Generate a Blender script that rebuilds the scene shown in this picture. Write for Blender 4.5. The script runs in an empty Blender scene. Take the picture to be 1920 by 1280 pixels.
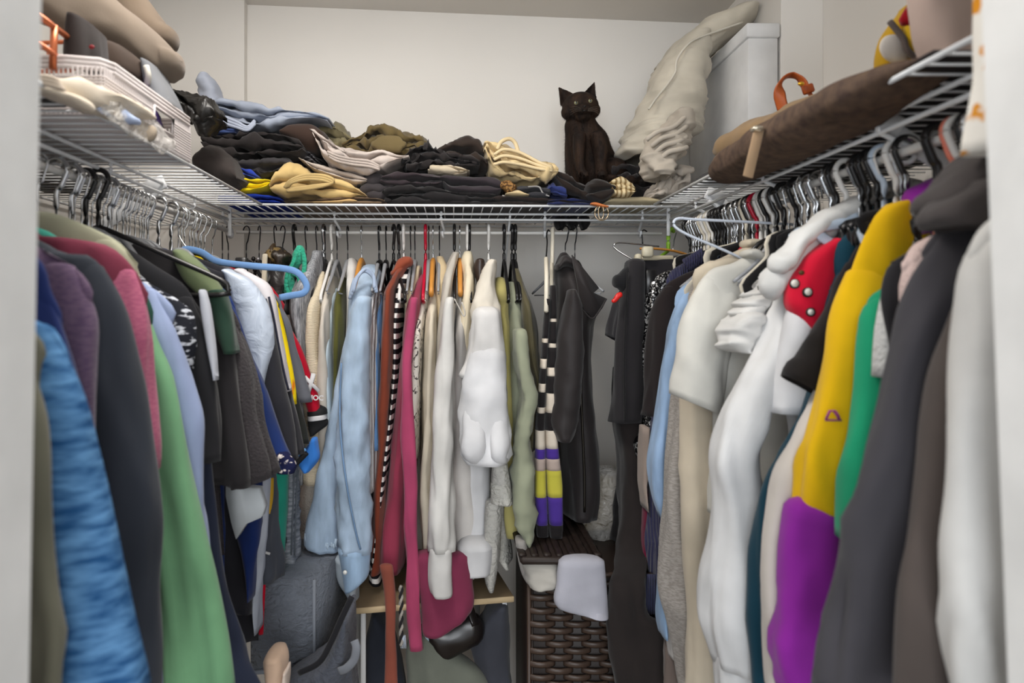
import bpy, math, random
import numpy as np
from mathutils import Vector, Matrix

# ------------------------------------------------------------------ camera, world, lights, exposure
scn = bpy.context.scene
COL = scn.collection
CZ = 1.45                       # camera height
F = 1280.0                      # focal length in pixels of the 1920 wide frame
def P(px, py, D):               # a point D metres in front of the camera
    return Vector(((px-850)*D/F, D, CZ+(580-py)*D/F))
def XX(px, D): return (px-850)*D/F
def ZZ(py, D): return CZ+(580-py)*D/F

cam = bpy.data.cameras.new('camera'); camo = bpy.data.objects.new('camera', cam); COL.objects.link(camo)
camo.location = (0, 0, CZ); camo.rotation_euler = (math.pi/2, 0, 0)
cam.sensor_width = 36; cam.lens = 24; cam.shift_x = 110/1920; cam.shift_y = -60/1920
cam.clip_start = 0.02; cam.clip_end = 30
cam.dof.use_dof = True; cam.dof.focus_distance = 1.75; cam.dof.aperture_fstop = 3.4
scn.camera = camo

w = bpy.data.worlds.new('bedroom_daylight'); scn.world = w; w.use_nodes = True
bg = w.node_tree.nodes['Background']; bg.inputs[0].default_value = (0.93, 0.96, 1.0, 1); bg.inputs[1].default_value = 0.9

def area(name, loc, target, sx, sy, power, col):
    l = bpy.data.lights.new(name, 'AREA'); l.shape = 'RECTANGLE'; l.size = sx; l.size_y = sy
    l.energy = power; l.color = col
    o = bpy.data.objects.new(name, l); COL.objects.link(o); o.location = loc
    d = Vector(target)-Vector(loc); o.rotation_euler = d.to_track_quat('-Z', 'Y').to_euler()
    return o
area('window_light', (-0.7, -3.6, 1.9), (0.0, 1.6, 1.35), 2.2, 1.9, 84, (0.90, 0.95, 1.0))
area('window_light', (0.8, -3.2, 1.9), (0.0, 1.6, 1.35), 1.6, 1.6, 34, (1.0, 0.96, 0.90))
area('ceiling_lamp', (0.0, 1.15, 2.37), (0.0, 1.2, 0.0), 0.8, 0.8, 50, (1.0, 0.955, 0.90))

vs = scn.view_settings; vs.view_transform = 'Standard'; vs.look = 'None'; vs.gamma = 1; vs.use_curve_mapping = False
vs.exposure = 0.22

# ------------------------------------------------------------------ materials
def lin(c):
    return tuple(((x/255)/12.92 if x/255 <= .04045 else ((x/255+.055)/1.055)**2.4) for x in c)
MC = {}
def base_mat(name, rough=.6, metal=0., spec=.3):
    m = bpy.data.materials.new(name); m.use_nodes = True
    nt = m.node_tree; b = nt.nodes['Principled BSDF']
    b.inputs['Roughness'].default_value = rough; b.inputs['Metallic'].default_value = metal
    b.inputs['Specular IOR Level'].default_value = spec
    return m, nt, b
def nd(nt, t, **kw):
    n = nt.nodes.new(t)
    for k, v in kw.items():
        if k in n.inputs: n.inputs[k].default_value = v
        else: setattr(n, k, v)
    return n
def coords(nt, sc=(1,1,1), rot=(0,0,0)):
    tc = nt.nodes.new('ShaderNodeTexCoord'); mp = nt.nodes.new('ShaderNodeMapping')
    mp.inputs['Scale'].default_value = sc; mp.inputs['Rotation'].default_value = rot
    nt.links.new(tc.outputs['Object'], mp.inputs[0]); return mp.outputs[0]
def ramp(nt, fac, stops):
    r = nt.nodes.new('ShaderNodeValToRGB'); e = r.color_ramp.elements
    while len(e) < len(stops): e.new(.5)
    for i, (p, c) in enumerate(stops):
        e[i].position = p; e[i].color = (*lin(c), 1)
    nt.links.new(fac, r.inputs[0]); return r.outputs[0]
def bump(nt, b, h, strength, dist=.002, prev=None):
    n = nt.nodes.new('ShaderNodeBump'); n.inputs['Strength'].default_value = strength; n.inputs['Distance'].default_value = dist
    nt.links.new(h, n.inputs['Height'])
    if prev is not None: nt.links.new(prev, n.inputs['Normal'])
    nt.links.new(n.outputs[0], b.inputs['Normal']); return n.outputs[0]

def fab(c, kind='cotton', c2=None):
    """fabric: cotton, knit, denim, fuzzy, shiny, rib, marl, crinkle"""
    key = (tuple(c), kind, tuple(c2) if c2 else None)
    if key in MC: return MC[key]
    m, nt, b = base_mat('fabric_'+kind, {'shiny': .38, 'satin': .5}.get(kind, .92), 0, .45 if kind == 'shiny' else .15)
    if min(c) > 195: c = tuple(x*.945 for x in c)
    lo = tuple(x*.90 for x in c); hi = tuple(min(255, x*1.04) for x in c)
    if kind == 'marl':
        n = nd(nt, 'ShaderNodeTexNoise', Scale=1.0, Detail=3.0); nt.links.new(coords(nt, (120, 120, 500)), n.inputs[0])
        col = ramp(nt, n.outputs[0], [(.42, c), (.58, c2 or hi)])
    elif kind == 'denim':
        n = nd(nt, 'ShaderNodeTexNoise', Scale=1.0, Detail=5.0); nt.links.new(coords(nt, (30, 30, 9)), n.inputs[0])
        col = ramp(nt, n.outputs[0], [(.3, tuple(x*.86 for x in c)), (.7, tuple(min(255, x*1.09) for x in c))])
    else:
        n = nd(nt, 'ShaderNodeTexNoise', Scale=9.0, Detail=3.0); nt.links.new(coords(nt), n.inputs[0])
        col = ramp(nt, n.outputs[0], [(.3, lo), (.7, hi)])
    nt.links.new(col, b.inputs['Base Color'])
    if kind not in ('shiny',) and sum(c) < 600:
        b.inputs['Sheen Weight'].default_value = .12; b.inputs['Sheen Roughness'].default_value = .5
    # medium wrinkle relief then weave
    k = nd(nt, 'ShaderNodeTexNoise', Scale=1.0, Detail=3.0, noise_type='RIDGED_MULTIFRACTAL'); k.normalize = True; nt.links.new(coords(nt, (13, 13, 4.5), (0, .35, 0)), k.inputs[0])
    pr = bump(nt, b, k.outputs[0], .6, .016)
    if kind == 'knit':
        v = nd(nt, 'ShaderNodeTexWave', Scale=1.0, Distortion=2.5, Detail=2.0, wave_type='BANDS', bands_direction='Z')
        nt.links.new(coords(nt, (90, 90, 95)), v.inputs[0]); bump(nt, b, v.outputs['Color'], .55, .002, pr)
    elif kind == 'rib':
        v = nd(nt, 'ShaderNodeTexWave', Scale=1.0, Distortion=.6, wave_type='BANDS', bands_direction='X')
        nt.links.new(coords(nt, (60, 60, 60)), v.inputs[0]); bump(nt, b, v.outputs['Color'], .8, .003, pr)
    elif kind == 'fuzzy':
        v = nd(nt, 'ShaderNodeTexNoise', Scale=220.0, Detail=4.0); nt.links.new(coords(nt), v.inputs[0]); bump(nt, b, v.outputs[0], .9, .004, pr)
    elif kind == 'crinkle':
        v = nd(nt, 'ShaderNodeTexNoise', Scale=1.0, Detail=4.0, Distortion=1.2); nt.links.new(coords(nt, (50, 50, 80)), v.inputs[0]); bump(nt, b, v.outputs[0], 1.0, .008, pr)
    elif kind == 'shiny':
        v = nd(nt, 'ShaderNodeTexNoise', Scale=22.0, Detail=4.0, Distortion=.8); nt.links.new(coords(nt), v.inputs[0]); bump(nt, b, v.outputs[0], .7, .01, pr)
    else:
        v = nd(nt, 'ShaderNodeTexNoise', Scale=650.0, Detail=2.0); nt.links.new(coords(nt), v.inputs[0]); bump(nt, b, v.outputs[0], .3, .001, pr)
    MC[key] = m; return m
def plain(c, rough=.5, metal=0., spec=.4, name='plain'):
    key = (tuple(c), rough, metal, spec, name)
    if key in MC: return MC[key]
    m, nt, b = base_mat(name, rough, metal, spec)
    n = nd(nt, 'ShaderNodeTexNoise', Scale=14.0, Detail=3.0); nt.links.new(coords(nt), n.inputs[0])
    nt.links.new(ramp(nt, n.outputs[0], [(.3, tuple(x*.96 for x in c)), (.7, tuple(min(255, x*1.02) for x in c))]), b.inputs['Base Color'])
    MC[key] = m; return m
def stripes(c1, c2, period, axis='Z', duty=.5, dist=0.):
    m, nt, b = base_mat('striped_fabric', .9, 0, .15)
    v = nd(nt, 'ShaderNodeTexWave', Scale=1.0, Distortion=dist, wave_type='BANDS', bands_direction=axis)
    s = 2*math.pi/period/20.0
    nt.links.new(coords(nt, (s, s, s)), v.inputs[0])
    nt.links.new(ramp(nt, v.outputs['Fac'], [(duty-.03, c1), (duty+.03, c2)]), b.inputs['Base Color'])
    return m
def blotch(c1, c2, scale, thr=.5, sc=(1,1,1), rough=.9, soft=.03, dist=0.):
    m, nt, b = base_mat('printed_fabric', rough, 0, .2)
    n = nd(nt, 'ShaderNodeTexNoise', Scale=scale, Detail=3.0, Distortion=dist); nt.links.new(coords(nt, sc), n.inputs[0])
    nt.links.new(ramp(nt, n.outputs[0], [(thr-soft, c1), (thr+soft, c2)]), b.inputs['Base Color'])
    bump(nt, b, n.outputs[0], .5, .003)
    return m
def sequins(c):
    m, nt, b = base_mat('sequins', .25, .7, .8)
    v = nd(nt, 'ShaderNodeTexVoronoi', Scale=300.0); nt.links.new(coords(nt), v.inputs[0])
    nt.links.new(ramp(nt, v.outputs['Color'], [(.55, c), (.8, (235, 235, 235))]), b.inputs['Base Color'])
    bump(nt, b, v.outputs['Color'], 1.0, .01)
    return m
WIRE = plain((226, 228, 230), .35, 0, .5, 'white_coated_wire')
CHROME = plain((200, 202, 205), .22, 1.0, .5, 'chrome')
DARKSTEEL = plain((70, 70, 72), .3, 1.0, .5, 'dark_steel')

def wall_mat(c, name):
    m, nt, b = base_mat(name, .85, 0, .2)
    n = nd(nt, 'ShaderNodeTexNoise', Scale=3.0, Detail=4.0); nt.links.new(coords(nt), n.inputs[0])
    nt.links.new(ramp(nt, n.outputs[0], [(.3, tuple(x*.985 for x in c)), (.7, c)]), b.inputs['Base Color'])
    k = nd(nt, 'ShaderNodeTexNoise', Scale=420.0, Detail=2.0); nt.links.new(coords(nt), k.inputs[0]); bump(nt, b, k.outputs[0], .12, .001)
    return m
WALL = wall_mat((233, 229, 223), 'painted_wall'); CEIL = wall_mat((226, 221, 214), 'painted_ceiling'); TRIM = plain((222, 221, 218), .45, 0, .4, 'trim_paint')

# ------------------------------------------------------------------ geometry helpers
def cat_geo(gs):
    vs_, fs = [], []; off = 0
    for v, f in gs:
        vs_.append(v); fs += [tuple(i+off for i in q) for q in f]; off += len(v)
    return np.vstack(vs_), fs
def grid_faces(R, N, closed=True):
    f = []
    for r in range(R-1):
        a = r*N; b = a+N
        for i in range(N if closed else N-1):
            j = (i+1) % N
            f.append((a+i, a+j, b+j, b+i))
    return f
def box(x0, x1, y0, y1, z0, z1, bev=.003):
    """box with bevelled edges, made as stacked rounded outlines"""
    b = min(bev, (x1-x0)*.45, (y1-y0)*.45, (z1-z0)*.45)
    def ring(ix, z):
        c = b*.3
        return [(x0+ix+b-c if 0 else x0+ix, y0+b, z), (x0+b, y0+ix, z), (x1-b, y0+ix, z), (x1-ix, y0+b, z), (x1-ix, y1-b, z), (x1-b, y1-ix, z), (x0+b, y1-ix, z), (x0+ix, y1-b, z)]
    v = ring(b*.999, z0)+ring(0, z0+b)+ring(0, z1-b)+ring(b*.999, z1)
    f = grid_faces(4, 8); f.append(tuple(range(7, -1, -1))); f.append(tuple(range(24, 32)))
    return np.array(v, float), f
def xf(g, M):
    v = np.c_[g[0], np.ones(len(g[0]))] @ np.array(M).T
    return v[:, :3], g[1]
def quadbox(p, q, wid, th, up=(0, 0, 1)):
    """bar of rectangular section between two points"""
    p = Vector(p); q = Vector(q); d = q-p; L = d.length; z = d.normalized(); u = Vector(up)
    x = u.cross(z)
    if x.length < 1e-4: x = Vector((1, 0, 0))
    x.normalize(); y = z.cross(x)
    M = Matrix((x, y, z)).transposed().to_4x4(); M.translation = p
    return xf(box(-wid/2, wid/2, -th/2, th/2, 0, L, min(.002, th*.3)), M)
def smooth_path(pts, k=6):
    p = np.array([tuple(x) for x in pts], float)
    if len(p) < 3: return p
    q = np.vstack([2*p[0]-p[1], p, 2*p[-1]-p[-2]]); out = []
    for i in range(1, len(q)-2):
        for t in np.linspace(0, 1, k, endpoint=False):
            a, b, c, d = q[i-1], q[i], q[i+1], q[i+2]
            out.append(.5*((2*b)+(c-a)*t+(2*a-5*b+4*c-d)*t*t+(-a+3*b-3*c+d)*t**3))
    out.append(p[-1]); return np.array(out)
def tube(pts, r, n=8, flat=1.0, flatdir=None, cap=True):
    """swept tube; r scalar or list; flat<1 squashes along flatdir"""
    p = np.array([tuple(x) for x in pts], float); R = len(p)
    r = np.full(R, r) if np.isscalar(r) else np.interp(np.linspace(0, 1, R), np.linspace(0, 1, len(r)), r)
    t = np.gradient(p, axis=0); t /= np.linalg.norm(t, axis=1)[:, None]+1e-12
    fd = np.array(flatdir if flatdir is not None else (0, 0, 1), float)
    if flatdir is None and abs(t[:, 2]).mean() > .8: fd = np.array((0, 1., 0))
    u = fd-t*(t@fd)[:, None]
    nu = np.linalg.norm(u, axis=1)
    for i in range(R):
        if nu[i] < 1e-3: u[i] = u[i-1] if i else (1, 0, 0)
    u /= np.linalg.norm(u, axis=1)[:, None]
    s = np.cross(t, u)
    th = np.linspace(0, 2*np.pi, n, endpoint=False)
    v = p[:, None]+(s[:, None]*np.cos(th)[None, :, None]+u[:, None]*flat*np.sin(th)[None, :, None])*r[:, None, None]
    v = v.reshape(-1, 3); f = grid_faces(R, n)
    if cap: f.append(tuple(range(n-1, -1, -1))); f.append(tuple(range((R-1)*n, R*n)))
    return v, f
def ellipsoid(c, r, rot=None, nu=20, nv=14):
    u = np.linspace(0, 2*np.pi, nu, endpoint=False); t = np.linspace(.02, np.pi-.02, nv)
    v = np.array([[math.sin(b)*math.cos(a), math.sin(b)*math.sin(a), math.cos(b)] for b in t for a in u])*np.array(r)
    f = grid_faces(nv, nu); f = [tuple(reversed(q)) for q in f]
    f.append(tuple(range(nu))); f.append(tuple(range(nv*nu-1, (nv-1)*nu-1, -1)))
    if rot is not None: v = v @ np.array(rot).T
    return v+np.array(c), f
def wav(x, y, z, seed, n=5):
    rs = np.random.RandomState(seed*7+3); out = 0
    for i in range(n):
        k = rs.normal(size=3); k /= np.linalg.norm(k); k *= rs.uniform(.6, 1.9); ph = rs.uniform(0, 6.28)
        k2 = rs.normal(size=3)*.8; p2 = rs.uniform(0, 6.28)
        out = out+np.sin(k[0]*x+k[1]*y+k[2]*z+ph+1.5*np.sin(k2[0]*x+k2[1]*y+k2[2]*z+p2))/n**.5
    return out
SEED = [1]
def loft(sts, rows=None, n=34, p=2.5, amp=.004, freq=(75, 9), tilt=0., tilt0=0., ease=True, ripple=0., cap_top=True, seed=None, diag=.25):
    """vertical cloth tube. sts: world (z, xl, xr, y, T). freq=(across, along). tilt: dz/dx of the hem"""
    if seed is None: SEED[0] += 1; seed = SEED[0]
    a = np.array(sts, float)
    k = 6 if len(a) < 12 else 4
    q = smooth_path(a, k) if len(a) > 2 else a
    L = np.r_[0, np.cumsum(np.abs(np.diff(q[:, 0]))+.3*np.abs(np.diff(q[:, 2]))+.3*np.abs(np.diff(q[:, 1]))+1e-6)]
    if rows is None: rows = int(min(70, max(14, L[-1]*75)))
    s = np.linspace(0, L[-1], rows)
    z, xl, xr, y, T = [np.interp(s, L, q[:, i]) for i in range(5)]
    A = np.maximum((xr-xl)/2, .0025); xc = (xl+xr)/2; B = np.maximum(T/2, .003)
    th = np.linspace(0, 2*np.pi, n, endpoint=False); c, sn = np.cos(th), np.sin(th)
    sx = np.sign(c)*np.abs(c)**(2/p); sy = np.sign(sn)*np.abs(sn)**(2/p)
    X = xc[:, None]+A[:, None]*sx; Y = y[:, None]+B[:, None]*sy; Z = np.repeat(z[:, None], n, 1)
    nx = sx[None]*B[:, None]; ny = sy[None]*A[:, None]; ln = np.sqrt(nx**2+ny**2)+1e-9; nx /= ln; ny /= ln
    t = (s/L[-1])[:, None]
    fz = freq[1]
    sh = X+diag*Z*0.5
    W = wav(sh*freq[0], Y*freq[0], Z*fz, seed)+.45*wav(X*freq[0]*1.7, Y*freq[0]*1.7, Z*fz*3.2, seed+91)
    cr_ = 1-2.2*np.abs(wav(sh*freq[0]*.8, Y*freq[0]*.8, Z*fz*2.2+X*6, seed+41))
    W = W+.55*np.maximum(cr_, -.6)
    am = amp*(.45+.75*t)*np.minimum(1, np.minimum(A, B)/.016)[:, None]
    X = X+nx*W*am; Y = Y+ny*W*am
    if ripple: Z = Z+ripple*(t**6)*wav(X*60, Y*60, Z*0, seed+5)
    if tilt or tilt0:
        tl = tilt*np.clip((t-.35)/.65, 0, 1)**1.5+tilt0*np.clip(1-t/.3, 0, 1)
        Z = Z+tl*(X-xc[:, None])
    V = [np.stack([X, Y, Z], -1)]
    def ringof(i, sc, dz):
        return np.stack([xc[i]+(X[i]-xc[i])*sc, y[i]+(Y[i]-y[i])*sc, Z[i]+dz], -1)[None]
    hb = min(A[0], B[0])
    pre = [ringof(0, .45, hb*.42), ringof(0, .8, hb*.25)] if cap_top else []
    post = [ringof(-1, .93, .0), ringof(-1, .86, .012), ringof(-1, .3, .02)]
    V = np.concatenate(pre+V+post, 0); R = V.shape[0]; V = V.reshape(-1, 3)
    f = grid_faces(R, n)
    f.append(tuple(range(n-1, -1, -1))); f.append(tuple(range((R-1)*n, R*n)))
    return V, [tuple(reversed(q)) for q in f]
def px_sts(sts, D, T):
    out = []
    for s in sts:
        d = s[3] if len(s) > 3 else D; tt = s[4] if len(s) > 4 else T
        out.append((ZZ(s[0], d), XX(s[1], d), XX(s[2], d), d, tt))
    return out
def hloft(sts, D, T, n=30, rows=None, amp=.004, freq=30, p=2.3, seed=None, ridge=0., nl=4):
    """cloth bundle running sideways. sts: (px, ytop, ybot[, D]) read at its front face"""
    if seed is None: SEED[0] += 1; seed = SEED[0]
    a = []
    for s in sts:
        d = s[3] if len(s) > 3 else D
        a.append((XX(s[0], d), ZZ(s[1], d), ZZ(s[2], d), d))
    a = np.array(a); q = smooth_path(a, 6) if len(a) > 2 else a
    L = np.r_[0, np.cumsum(np.linalg.norm(np.diff(q[:, :2], axis=0), axis=1)+1e-6)]
    if rows is None: rows = int(min(80, max(14, L[-1]*330)))
    s = np.linspace(0, L[-1], rows)
    x, zt, zb, d = [np.interp(s, L, q[:, i]) for i in range(4)]
    h = np.maximum((zt-zb)/2, .002); zc = (zt+zb)/2
    Tm = T if np.isscalar(T) else np.interp(np.linspace(0, 1, rows), np.linspace(0, 1, len(T)), T)
    B = np.full(rows, 1.)*Tm/2
    th = np.linspace(0, 2*np.pi, n, endpoint=False); c, sn = np.cos(th), np.sin(th)
    sy = np.sign(c)*np.abs(c)**(2/p); sz = np.sign(sn)*np.abs(sn)**(2/p)
    Y = (d+B)[:, None]+B[:, None]*sy; Z = zc[:, None]+h[:, None]*sz; X = np.repeat(x[:, None], n, 1)
    ny = sy[None]*h[:, None]; nz = sz[None]*B[:, None]; ln = np.sqrt(ny**2+nz**2)+1e-9; ny /= ln; nz /= ln
    W = wav(X*freq, Y*freq, Z*freq*1.6, seed)+.5*wav(X*freq*2.3, Y*freq*2.3, Z*freq*3.5, seed+13)
    W = W+.8*np.maximum(1-2.4*np.abs(wav(X*freq*.9, Y*freq*.6, Z*freq*1.8, seed+33)), -.5)
    if ridge: W = W-ridge*np.abs(np.sin(sz[None]*nl*1.57+wav(X*14, Y*3, Z*0, seed+2)))*2
    am = amp*np.minimum(1, h/.012)[:, None]
    Y = Y+ny*W*am; Z = Z+nz*W*am; X = X+.6*am*wav(X*freq, Y*freq, Z*freq, seed+77)
    V = np.stack([X, Y, Z], -1)
    def rg(i, sc, dx): return np.stack([X[i]+dx, d[i]+B[i]+(Y[i]-d[i]-B[i])*sc, zc[i]+(Z[i]-zc[i])*sc], -1)[None]
    e = min(h[0]*.8, .03); e2 = min(h[-1]*.8, .03)
    V = np.concatenate([rg(0, .2, -e), rg(0, .6, -e*.82), rg(0, .88, -e*.45), V, rg(-1, .88, e2*.45), rg(-1, .6, e2*.82), rg(-1, .2, e2)], 0)
    R = V.shape[0]; V = V.reshape(-1, 3); f = grid_faces(R, n)
    f.append(tuple(range(n-1, -1, -1))); f.append(tuple(range((R-1)*n, R*n)))
    return V, f
def folded(sts, D, T, layers=3, amp=.003, freq=34, seed=None, jit=.01):
    """folded garment: several cloth layers stacked inside the outline"""
    if seed is None: SEED[0] += 1; seed = SEED[0]
    rs = random.Random(seed); gs = []
    x0, x1 = sts[0][0], sts[-1][0]; cx = (x0+x1)/2
    for j in range(layers):
        t0 = j/layers; t1 = (j+1.25)/layers if j < layers-1 else 1
        k = 1 if j == 0 else rs.uniform(.9, 1.03)
        sh = 0 if j == 0 else rs.uniform(-4, 4)
        ss = [(cx+(s[0]-cx)*k+sh, s[1]+(s[2]-s[1])*max(0, t0-.06), s[1]+(s[2]-s[1])*t1)+tuple(s[3:]) for s in sts]
        dd = D+(rs.uniform(-jit, jit) if j else 0)
        ss = [(q[0], q[1], q[2], (q[3] if len(q) > 3 else D)+dd-D) for q in ss]
        gs.append(hloft(ss, dd, T, amp=amp*1.35, freq=freq*1.15, seed=seed+j*5, n=30))
    return cat_geo(gs)

def yloft(sts, n=34, rows=44, p=2.3, amp=.002, freq=30, seed=9):
    """soft bundle running in depth. sts: (y, xl, xr, zt, zb) in metres"""
    q = smooth_path(np.array(sts, float), 6); L = np.r_[0, np.cumsum(np.abs(np.diff(q[:, 0]))+1e-6)]; s = np.linspace(0, L[-1], rows)
    y, xl, xr, zt, zb = [np.interp(s, L, q[:, i]) for i in range(5)]
    th = np.linspace(0, 2*np.pi, n, endpoint=False); c, sn = np.cos(th), np.sin(th)
    sx = np.sign(c)*np.abs(c)**(2/p); sz = np.sign(sn)*np.abs(sn)**(2/p); A = (xr-xl)/2; H = (zt-zb)/2
    X = ((xl+xr)/2)[:, None]+A[:, None]*sx; Z = ((zt+zb)/2)[:, None]+H[:, None]*sz; Y = np.repeat(y[:, None], n, 1)
    W = wav(X*freq, Y*freq, Z*freq, seed)+.8*np.maximum(1-2.4*np.abs(wav(X*freq*.9, Y*freq*.6, Z*freq*1.8, seed+33)), -.5)
    X = X+c*W*amp; Z = Z+sn*W*amp; V = np.stack([X, Y, Z], -1)
    def rg(i, sc, dy): return np.stack([(xl[i]+xr[i])/2+(X[i]-(xl[i]+xr[i])/2)*sc, Y[i]+dy, (zt[i]+zb[i])/2+(Z[i]-(zt[i]+zb[i])/2)*sc], -1)[None]
    sg = 1 if y[-1] > y[0] else -1; e = min(H[0], .03)*sg; e2 = min(H[-1], .03)*sg
    V = np.concatenate([rg(0, .2, -e), rg(0, .6, -e*.82), rg(0, .88, -e*.45), V, rg(-1, .88, e2*.45), rg(-1, .6, e2*.82), rg(-1, .2, e2)], 0)
    R = V.shape[0]; f = grid_faces(R, n); f.append(tuple(range(n-1, -1, -1))); f.append(tuple(range((R-1)*n, R*n)))
    return V.reshape(-1, 3), ([tuple(reversed(q_)) for q_ in f] if sg > 0 else f)

# ------------------------------------------------------------------ objects
def mesh_obj(name, g, mat, parent=None, origin=None, smooth=True):
    o_ = Vector(origin) if origin is not None else (parent_world(parent) if parent is not None else Vector((0, 0, 0)))
    me = bpy.data.meshes.new(name)
    v = np.asarray(g[0], float)-np.array(o_)
    me.from_pydata(v.tolist(), [], g[1])
    if smooth: me.polygons.foreach_set('use_smooth', [True]*len(me.polygons))
    me.update()
    if mat is not None: me.materials.append(mat)
    ob = bpy.data.objects.new(name, me); COL.objects.link(ob)
    if parent is not None: ob.parent = parent; ob.location = (0, 0, 0) if origin is None else Vector(origin)-parent_world(parent)
    else: ob.location = o_
    return ob
def parent_world(p):
    v = Vector((0, 0, 0))
    while p is not None: v = v+p.location; p = p.parent
    return v
def tagit(o, label, cat, group=None, kind=None):
    if label: o['label'] = label
    if cat: o['category'] = cat
    if group: o['group'] = group
    if kind: o['kind'] = kind
    return o
def root(name, label, cat, loc, group=None):
    o = bpy.data.objects.new(name, None); o.empty_display_size = .05; COL.objects.link(o); o.location = loc
    return tagit(o, label, cat, group)
def base_of(gs):
    v = np.vstack([g[0] for g in gs]); mn, mx = v.min(0), v.max(0)
    return Vector(((mn[0]+mx[0])/2, (mn[1]+mx[1])/2, mn[2]))
def thing(name, label, cat, parts, group=None):
    """parts: list of (name, geo, mat[, label[, [subparts]]]). one part -> the thing is a single mesh"""
    b = base_of([q[1] for q in parts])
    if len(parts) == 1 and not (len(parts[0]) > 4 and parts[0][4]):
        o = mesh_obj(name, parts[0][1], parts[0][2], None, b); return tagit(o, label, cat, group)
    r = root(name, label, cat, b, group)
    for q in parts:
        o = mesh_obj(q[0], q[1], q[2], r, None, smooth=True)
        if len(q) > 3 and q[3]: o['label'] = q[3]
        if len(q) > 4:
            for s in q[4]: 
                so = mesh_obj(s[0], s[1], s[2], o)
                if len(s) > 3 and s[3]: so['label'] = s[3]
    return r
def struct(name, g, mat, smooth=False):
    o = mesh_obj(name, g, mat, None, base_of([g]), smooth); o['kind'] = 'structure'; return o

# ------------------------------------------------------------------ the setting
XL, XR, YB, HC = -.954, .905, 2.10, 2.40
FL = plain((150, 138, 122), .9, 0, .1, 'carpet')
struct('floor', box(XL-.1, XR+.1, -.4, YB+.15, -.05, 0, .001), FL)
def ceil_geo():
    zl, zr = ZZ(5, YB)-.006, ZZ(49, YB)+.008   # ceiling dips slightly to the right
    x0, x1 = XX(458, YB), XX(1326, YB)
    s = (zr-zl)/(x1-x0)
    def zz(x): return zl+(x-x0)*s
    v = [(x, y, zz(x)+h) for h in (0, .06) for (x, y) in ((XL-.1, .42), (XR+.1, .42), (XR+.1, YB+.15), (XL-.1, YB+.15))]
    return np.array(v), [(0, 1, 2, 3), (7, 6, 5, 4), (0, 4, 5, 1), (1, 5, 6, 2), (2, 6, 7, 3), (3, 7, 4, 0)]
struct('ceiling', ceil_geo(), CEIL)
struct('wall_back', box(XL-.1, XR+.1, YB, YB+.1, 0, 2.6, .001), WALL)
struct('wall_left', box(XL-.1, XL, .42, YB, 0, 2.6, .001), WALL)
struct('wall_right', box(XR, XR+.1, .42, YB, 0, 2.6, .001), WALL)
struct('wall_corner_left', box(XL, XX(458, 2.07), 2.07, YB, 0, 2.6, .001), WALL)      # shallow pier in the back left corner
struct('wall_corner_right', box(.802, XR, 1.67, YB, 0, 2.6, .001), WALL)              # pier in the back right corner
# doorway the camera looks through
def jamb(side, D0=.42, D1=.52):
    # inner face leans a little as in the photograph
    gs = []
    def col(xt, xb, d0, d1, far):
        v = []
        for (z, px) in ((2.2, xt), (0.0, xb)):
            x = px
            v += [(x, d0, z), (x, d1, z), (far, d1, z), (far, d0, z)]
        return np.array(v, float), [(0, 1, 2, 3), (7, 6, 5, 4), (0, 4, 5, 1), (1, 5, 6, 2), (2, 6, 7, 3), (3, 7, 4, 0)]
    def at(y0, x0, y1, x1, D):
        za, zb = ZZ(y0, D), ZZ(y1, D); xa, xb = XX(x0, D), XX(x1, D)
        k = (xb-xa)/(zb-za); return xa+k*(2.2-za), xa+k*(0-za)
    if side < 0:
        t, b = at(0, 78, 1280, 54, D1); far = XL-.1
    else:
        t, b = at(0, 1840, 1280, 1890, D1); far = XR+.1
    gs.append(col(t, b, D0, D1, far))
    s = -side
    return cat_geo(gs), t, b, s
g, t, b, s = jamb(-1); struct('wall_front_left', g, TRIM)
g, t2, b2, s = jamb(1); struct('wall_front_right', g, TRIM)
# door stop beads on the reveals
def bead(t, b, dy0, dy1, out):
    v = []
    for z, x in ((2.2, t), (0.0, b)):
        v += [(x, dy0, z), (x+out, dy0+.003, z), (x+out, dy1-.003, z), (x, dy1, z)]
    return np.array(v, float), [(0, 1, 2, 3), (7, 6, 5, 4), (0, 4, 5, 1), (1, 5, 6, 2), (2, 6, 7, 3), (3, 7, 4, 0)]
struct('trim_1', bead(t-.004, b-.004, .425, .46, .008), TRIM)
struct('trim_2', bead(t2+.004, b2+.004, .425, .46, -.008), TRIM)
struct('baseboard_back', box(XL, .80, YB-.042, YB-.03, 0, .09, .003), TRIM)

# ------------------------------------------------------------------ wire shelving
ZS = CZ+.26                      # deck top wires
def rods(name, label, parts, group):
    b = base_of([q[1] for q in parts]); r = root(name, label, 'shelf', b, group)
    for q in parts:
        o = mesh_obj(q[0], q[1], q[2], r)
    return r
def deck(r, x0, x1, y0, y1, along, step, rad=.0016, z=ZS):
    """cross wires of the deck: one object each, sharing mesh data"""
    rw = parent_world(r)
    first = None
    if along == 'Y':   # wires run in X, repeated in Y
        g = tube([(x0, 0, 0), ((x0+x1)/2, 0, 0), (x1, 0, 0)], rad, 6)
        pos = [(0, y, z) for y in np.arange(y0, y1, step)]
    else:
        g = tube([(0, y0, 0), (0, (y0+y1)/2, 0), (0, y1, 0)], rad, 6)
        pos = [(x, 0, z) for x in np.arange(x0, x1, step)]
    me = bpy.data.meshes.new('deck_wire'); me.from_pydata(g[0].tolist(), [], g[1]); me.polygons.foreach_set('use_smooth', [True]*len(me.polygons)); me.materials.append(WIRE)
    for q in pos:
        o = bpy.data.objects.new('deck_wire', me); COL.objects.link(o); o.parent = r; o.location = Vector(q)-rw
def rail(p, q, r): return tube([p, tuple((np.array(p)+np.array(q))/2), q], r, 10)
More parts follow.
